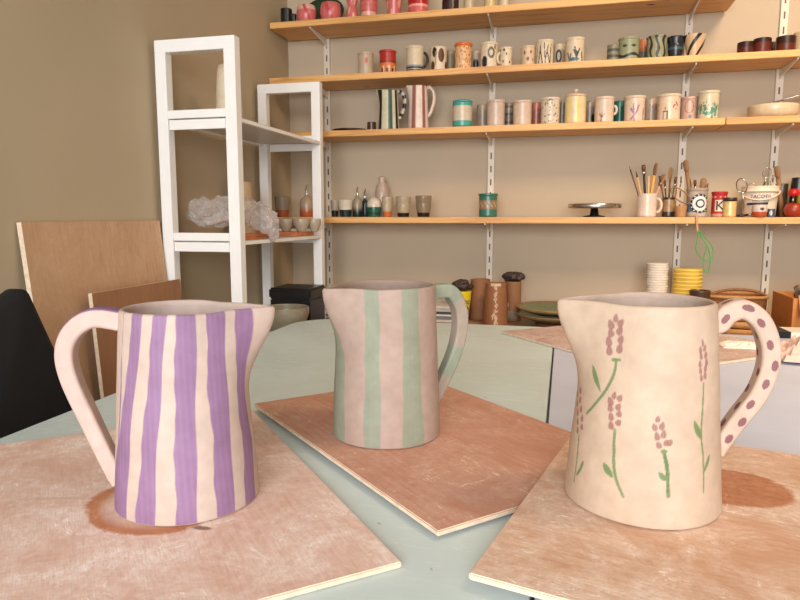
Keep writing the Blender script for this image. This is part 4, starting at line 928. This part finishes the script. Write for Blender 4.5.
# ------------------------------------------------------------------ the three painted jugs
def smooth(x): x = np.clip(x, 0, 1); return x*x*(3-2*x)
class Jug:
    def __init__(s, B, u, v, H, Rb, Rt, hand, phi, spL, sp_w, label, spz=.004, lean=1.0):
        P = B.hit(u, v); s.P = P; s.H, s.Rb, s.Rt = H, Rb, Rt; s.hand = hand; s.spL, s.sp_w, s.spz = spL, sp_w, spz
        az = math.atan2(P.x, P.y); s.rz = -az+(phi if hand > 0 else -phi)
        s.t = tag(empty('jug', P), label, 'jug')
        q = Vector((0, 0, 1)).rotation_difference(B.ez); s.Rm = (q.to_matrix() @ Matrix.Rotation(s.rz, 3, 'Z')).to_4x4()
        s.t.rotation_euler = s.Rm.to_euler()
        s.Mi = (Matrix.Translation(P) @ s.Rm).inverted(); s.t.location = P+B.ez*.0006
    def R(s, z): 
        q = np.clip(z/s.H, 0, 1); return s.Rb+(s.Rt-s.Rb)*(q**1.05)
    def az(s, u, v):
        """where a brush stroke sits on the clay wall: (angle from the front, height)"""
        o = s.Mi @ EYE; d = (s.Mi.to_3x3() @ ray(u, v)); best = None
        for k in range(2200):
            t = .35+k*.0005; p = o+d*t; rr = math.hypot(p.x, p.y)
            if best is None or rr-s.R(p.z) < best[0]: best = (rr-s.R(p.z), p.copy())
            if rr < s.R(p.z): break
        p = best[1]; return math.atan2(p.x, -p.y), p.z
    def disp(s, X, Y, Z):
        a = np.arctan2(X, -Y); dir0 = math.pi/2 if s.hand < 0 else -math.pi/2
        da = (a-dir0+math.pi) % (2*math.pi)-math.pi; q = smooth((Z/s.H-.50)/.5)**1.35
        w = np.exp(-(np.abs(da)/s.sp_w)**1.7); ww = np.exp(-((np.abs(da)-.95)/.35)**2)
        sg = 1 if s.hand < 0 else -1
        X = X+sg*s.spL*q*w; f = 1-.05*q*ww; return X, Y*f*(1-.12*q*w), Z+s.spz*q*w-.0015*q*ww
    def build(s, paint, handle_pts, hpaint, nr=170, ns=480, wall=.0058, hw=.0115, ht=.0098):
        H = s.H; zz = np.linspace(0.0022, H-.002, nr); prof = [(0, .0), (s.Rb*.9, 0), (s.Rb-.0022, 0), (s.Rb-.0006, .0008)]
        prof += [(float(s.R(z)), float(z)) for z in zz]
        rt = s.Rt; prof += [(rt-.0005, H-.0008), (rt-.0015, H+.0002), (rt-wall*.5, H+.0006), (rt-wall+.0012, H+.0001), (rt-wall, H-.0015)]
        prof += [(float(s.R(z))-wall, float(z)) for z in np.linspace(H-.006, .012, 44)]
        prof += [(s.Rb-wall-.004, .007), (s.Rb*.5, .0065), (0, .0065)]
        Pr = np.array(prof); n = len(Pr); a = np.linspace(0, 2*math.pi, ns, endpoint=False)
        A = np.tile(a, (n, 1)); RR = np.maximum(Pr[:, 0], 1e-5)[:, None]*np.ones(ns); Z = Pr[:, 1][:, None]*np.ones(ns)
        # hand-built unevenness of the wall
        RR = RR*(1+.004*np.sin(3*A+Z*22+s.P.x*9)+.003*np.sin(5*A-Z*31+1)+.002*np.sin(Z*90+2*A))
        X = RR*np.sin(A); Y = -RR*np.cos(A)
        X, Y, Z2 = s.disp(X, Y, Z)
        Z2 = np.where(Z < .004, np.maximum(Z2, 0), Z2)
        me = mesh_from('body', np.stack([X, Y, Z2], -1).reshape(-1, 3), grid_faces(n, ns))
        Aw = (A+math.pi) % (2*math.pi)-math.pi; outer = np.zeros(n, bool); outer[:nr+6] = True
        setcol(me, paint(Aw.ravel(), Z.ravel(), np.repeat(outer, ns)))
        link('body', me, MC, s.t)
        # handle: rectangular strap swept in the jug's own plane
        pts = catmull([(s.hand*r, 0, z) for r, z in handle_pts], 34); N = len(pts); m = 120; V = []; S = []
        L = 0
        for i, p in enumerate(pts):
            t = (pts[min(i+1, N-1)]-pts[max(i-1, 0)]).normalized(); nn = Vector((-t.z, 0, t.x))*(s.hand); nn = nn if True else -nn
            q = i/(N-1); w = hw*(1.12-.3*q); h = ht*(1.1-.25*q)
            if i: L += (p-pts[i-1]).length
            for k in range(m):
                f = 4*k/m; sd, g = int(f) % 4, f-int(f); rc = .42   # rounded-rectangle section, walked side by side
                qx, qy = [(1, 2*g-1), (1-2*g, 1), (-1, 1-2*g), (2*g-1, -1)][sd]
                lx_, ly_ = max(-h*(1-rc), min(h*(1-rc), qx*h)), max(-w+h*rc, min(w-h*rc, qy*w))
                dx_, dy_ = qx*h-lx_, qy*w-ly_; dl = math.hypot(dx_, dy_); kk = min(1, h*rc/dl) if dl > 1e-9 else 1
                a1, b1 = lx_+dx_*kk, ly_+dy_*kk
                V.append(p+nn*a1+Vector((0, 1, 0))*b1); S.append((L, a1, b1))
        Fc = grid_faces(N, m).tolist(); Fc.append(list(range(m))[::-1]); Fc.append([(N-1)*m+k for k in range(m)])
        mh = mesh_from('handle', [tuple(v) for v in V], Fc); setcol(mh, hpaint(np.array(S), L))
        link('handle', mh, MC, s.t)
def stripes(J, lst, base, clay_in):
    """lst: (colour, left edge pixels, right edge pixels) -> painted bands on the wall"""
    bands = []
    for c, Lp, Rp in lst:
        f_ = lambda p: (p[2], p[1]) if len(p) == 3 else J.az(*p)[::-1]; l = sorted([f_(p) for p in Lp]); r = sorted([f_(p) for p in Rp]); bands.append((np.array(lin(c)), np.array(l), np.array(r)))
    def fn(a, z, outer):
        o = np.tile(np.array(lin(base)), (len(a), 1))
        for i, (c, l, r) in enumerate(bands):
            wob = .012*np.sin(z*70+i*2)+.006*np.sin(z*190+i)
            al = np.interp(z, l[:, 0], l[:, 1])+wob; ar = np.interp(z, r[:, 0], r[:, 1])+.012*np.sin(z*60+i*3+1)
            m = np.clip(np.minimum(a-al, ar-a)/.012+.5, 0, 1)*(z > .0015); m = (m*(.96+.04*np.sin(a*70+i+5*np.sin(z*9))))[:, None]
            o = o*(1-m)+c*m
        back = (np.abs(a) > 2.0); m = back & (np.sin(a*7.0) > .1); o[m] = bands[0][0]
        o[~outer] = lin(clay_in); return o
    return fn
PUR = (148, 114, 152); CLAY1 = (204, 184, 172)
J1 = Jug(B1, 189, 495.5, .2145, .0775, .0626, -1, .22, .038, .38, 'cream jug with purple vertical stripes on the left board', -.001)
a5 = J1.az(222, 318)[0]
st1 = [(PUR, [(122.5, 330), (118.5, 440), (112, 500)], [(123, 330), (121, 400), (117.5, 500)]),
 (PUR, [(132, 316), (124, 400), (116.5, 470), (115, 512)], [(142.5, 316), (137, 370), (130.5, 440), (127, 516)]),
 (PUR, [(153, 316), (148, 380), (142.5, 440), (136, 518)], [(166.5, 316), (163, 370), (157.5, 440), (154.5, 522)]),
 (PUR, [(175, 317), (174.5, 440), (176, 524)], [(195.5, 317), (196, 440), (198, 524)]),
 (PUR, [(205.5, 316), (207, 380), (212.5, 440), (217, 521)], [(222, 316), (225, 370), (231, 440), (235, 516)]),
 (PUR, [('a', a5+.15, .205), ('a', a5+.16, .16), (242, 440), (246, 508)], [('a', a5+.36, .205), ('a', a5+.37, .16), (251.5, 440), (255.5, 500)])]
def h1(S, L):
    o = np.tile(np.array(lin((208, 182, 172))), (len(S), 1)); m = (S[:, 1] > .0088) & (np.abs(S[:, 2]) < .0115) & (S[:, 0] < L*.45); o[m] = lin(PUR); return o
J1.build(stripes(J1, st1, CLAY1, (196, 176, 168)), [(.0585, .2005), (.0900, .2045), (.1115, .1915), (.1215, .1683), (.1180, .1376), (.1010, .0903), (.0800, .0360), (.073, .020)], h1)
J2 = Jug(B2, 386, 431.5, .2130, .0772, .0675, 1, .42, .028, .40, 'jug with faint pink and green stripes on the middle board', -.003)
GR = (146, 153, 134); 
st2 = [(GR, [(334, 300), (334, 360), (333, 430)], [(341, 300), (345, 360), (345, 430)]),
 (GR, [(366, 292), (365, 360), (364, 440)], [(380, 292), (380, 360), (381, 445)]),
 (GR, [(402, 292), (403, 360), (403, 440)], [(418, 290), (420, 360), (424, 440)])]
def h2(S, L):
    o = np.tile(np.array(lin((168, 156, 142))), (len(S), 1)); m = np.sin(S[:, 0]*52) > .35; o[m] = lin((148, 158, 140)); return o
J2.build(stripes(J2, st2, (178, 156, 144), (160, 140, 128)), [(.063, .196), (.080, .2005), (.1000, .1985), (.1150, .1775), (.1190, .1486), (.1127, .1141), (.0965, .0775), (.080, .046), (.072, .036)], h2)
J3 = Jug(B3, 640, 495.5, .2170, .0812, .0625, 1, .20, .034, .36, 'cream jug painted with lavender sprigs and a spotted handle on the right board', -.003)
PET = (150, 100, 98); GRN = (116, 138, 92); GRD = (98, 124, 78)
pets = []
def petal(u, v, ang, l=6.2, w=3.0): pets.append((u, v, ang, l, w))
for i, v in enumerate((322, 331, 340, 349)):
    petal(611.8-i*.6, v+2, 24, 5.4, 3.0); petal(621-i*.5+(i > 1)*1, v, -26, 5.4, 3.1)
petal(617, 317, 0, 4.5, 2.6)
for i, v in enumerate((401, 409, 417, 425)): petal(611, v, 22, 4.6, 2.7); petal(619.5-i*.2, v-2, -22, 4.6, 2.7)
petal(615, 395, 0, 4, 2.2)
for i, v in enumerate((427, 436, 445)): petal(654+i*2.5, v, 25, 4.4, 2.8); petal(662+i*2.2, v-1, -5, 4.4, 2.8)
petal(657.5, 419, 0, 4.4, 2.4); petal(669, 443, -25, 4.4, 2.8)
for i, v in enumerate((350, 357, 364, 371, 378)): petal(700.6, v, 8, 4.2, 1.9); petal(705.6, v-2, -10, 4.2, 2)
petal(702.8, 343, 0, 4.2, 1.6)
for i, v in enumerate((394, 403, 412, 421, 430)): petal(577.5-i*.0, v, 6, 4.2, 1.5); petal(581, v-3, -6, 4.2, 1.6)
stems = [([(617, 360), (614, 375), (605, 392), (594, 406), (586.5, 414)], 1.7, GRN), ([(594, 366), (596, 378), (601, 393)], 3.3, GRN), ([(615, 430), (614, 450), (614, 467), (617, 482), (623, 497)], 1.6, GRN), ([(604, 464), (608, 471), (613, 478)], 3.3, GRN),
 ([(664, 453), (667, 470), (668, 497)], 1.9, GRD), ([(659, 473), (663, 478), (667, 481)], 2.6, GRN), ([(661, 452), (667, 452)], 2.2, GRN), ([(703.5, 384), (702.5, 410), (701, 435), (703, 460), (703.5, 493)], 1.2, GRN), ([(694.5, 422), (698, 432), (701, 440)], 3.2, GRN), ([(709.5, 455), (707, 464), (703.5, 474)], 2.2, GRN),
 ([(578.5, 436), (577, 458), (574, 482)], 1.3, GRN), ([(583, 463), (580, 470), (577, 475)], 1.8, GRN), ([(613, 360), (620, 360)], 1.8, GRN)]
def paint3(a, z, outer):
    J = J3; o = np.tile(np.array(lin((205, 182, 160))), (len(a), 1)); r0 = .076; s = a*r0
    front = outer & (np.abs(a) < 1.75) & (z > .003)
    idx = np.where(front)[0]; sa, za = s[idx], z[idx]; out = o[idx]
    pxm = .00104
    def seg(P, Q, w0, w1, c, al=.85):
        dx, dz = Q[0]-P[0], Q[1]-P[1]; t = np.clip(((sa-P[0])*dx+(za-P[1])*dz)/(dx*dx+dz*dz+1e-12), 0, 1)
        d = np.hypot(sa-P[0]-t*dx, za-P[1]-t*dz); w = w0+(w1-w0)*t
        m = (np.clip((w-d)/.0005+.5, 0, 1)*al)[:, None]; out[:] = out*(1-m)+np.array(lin(c))*m
    for pts, w, c in stems:
        q = [(lambda A: (A[0]*r0, A[1]))(J.az(u, v)) for u, v in pts]
        q = [Vector((x[0], x[1], 0)) for x in q]; q = catmull(q, 5)
        N = len(q)-1; leaf = w > 1.95
        for i in range(N):
            f = (lambda k: math.sin(math.pi*min(1, max(0, k/N*.9+.08))) if leaf else 1-.3*abs(k/N-.4))
            seg(q[i], q[i+1], w*pxm*f(i), w*pxm*f(i+1), c)
    pr_ = random.Random(5)
    for u, v, ang, l, w in pets:
        u += pr_.uniform(-.7, .7); v += pr_.uniform(-.9, .9); ang += pr_.uniform(-14, 14); l *= pr_.uniform(.85, 1.12)
        x, zz = J.az(u, v); x *= r0; fs = max(.35, math.cos(x/r0*.95)); th = math.radians(ang)
        dx, dz = sa-x, za-zz; along = dz*math.cos(th)+dx*math.sin(-th)*-1*-1; across = dx*math.cos(th)+dz*math.sin(th)
        along = dz*math.cos(th)-dx*math.sin(th)
        L_, W_ = l*.96*pxm, w*1.02*pxm/max(fs, .5)
        d = np.sqrt((along/L_)**2+(across/(W_*(1-.35*np.clip(along/L_, -1, 1))))**2)
        m = (np.clip((1-d)/.18, 0, 1)*(.82+.12*np.sin(dx*4000)))[:, None]; cc = np.array(lin(PET)); out[:] = out*(1-m)+cc*m
    o[idx] = out; o[~outer] = lin((196, 176, 162)); return o
def h3(S, L):
    o = np.tile(np.array(lin((208, 184, 166))), (len(S), 1)); c = np.array(lin((140, 96, 98)))
    for i in range(13):
        s0 = .014+i*.0225
        d = ((S[:, 0]-s0-.002*math.sin(i*2.3))/.0056)**2+((S[:, 1]-.0030*math.sin(i*1.9))/.0034)**2; o[(d < 1) & (np.abs(S[:, 2]) > .006)] = c
        d = ((S[:, 0]-s0-.011)/.0050)**2+((S[:, 2]-.0045*math.sin(i*2.7))/.0036)**2; o[(d < 1) & (np.abs(S[:, 1]) > .006)] = c
    return o
J3.build(paint3, [(.0590, .1935), (.0665, .1955), (.0745, .2050), (.0888, .2099), (.1054, .1991), (.1163, .1759), (.118, .1502), (.1096, .1207), (.0932, .0935), (.0775, .0656), (.073, .056)], h3)

# ------------------------------------------------------------------ daylight and lamp
w = bpy.data.worlds.new('sky'); scn.world = w; w.use_nodes = True
bg = w.node_tree.nodes['Background']; bg.inputs[0].default_value = (.80, .90, 1.0, 1); bg.inputs[1].default_value = 2.2
def area(name, loc, tgt, sx, sy, e, c):
    l = bpy.data.lights.new(name, 'AREA'); l.shape = 'RECTANGLE'; l.size, l.size_y, l.energy, l.color = sx, sy, e, c
    o = bpy.data.objects.new(name, l); C.objects.link(o); o.location = loc
    o.rotation_euler = (Vector(tgt)-Vector(loc)).to_track_quat('-Z', 'Y').to_euler(); return o
area('window_daylight', (.25, -2.37, 1.6), (-.1, 1.5, .9), 2.3, 1.6, 96, (.985, .965, .96))
area('ceiling_lamp', (1.05, 1.0, 2.7), (1.15, 2.5, .9), .6, .6, 27, (1, .72, .46)).data.spread = math.radians(130)
scn.view_settings.view_transform = 'Standard'; scn.view_settings.look = 'None'; scn.view_settings.gamma = 1
scn.view_settings.use_curve_mapping = False; scn.view_settings.exposure = .38
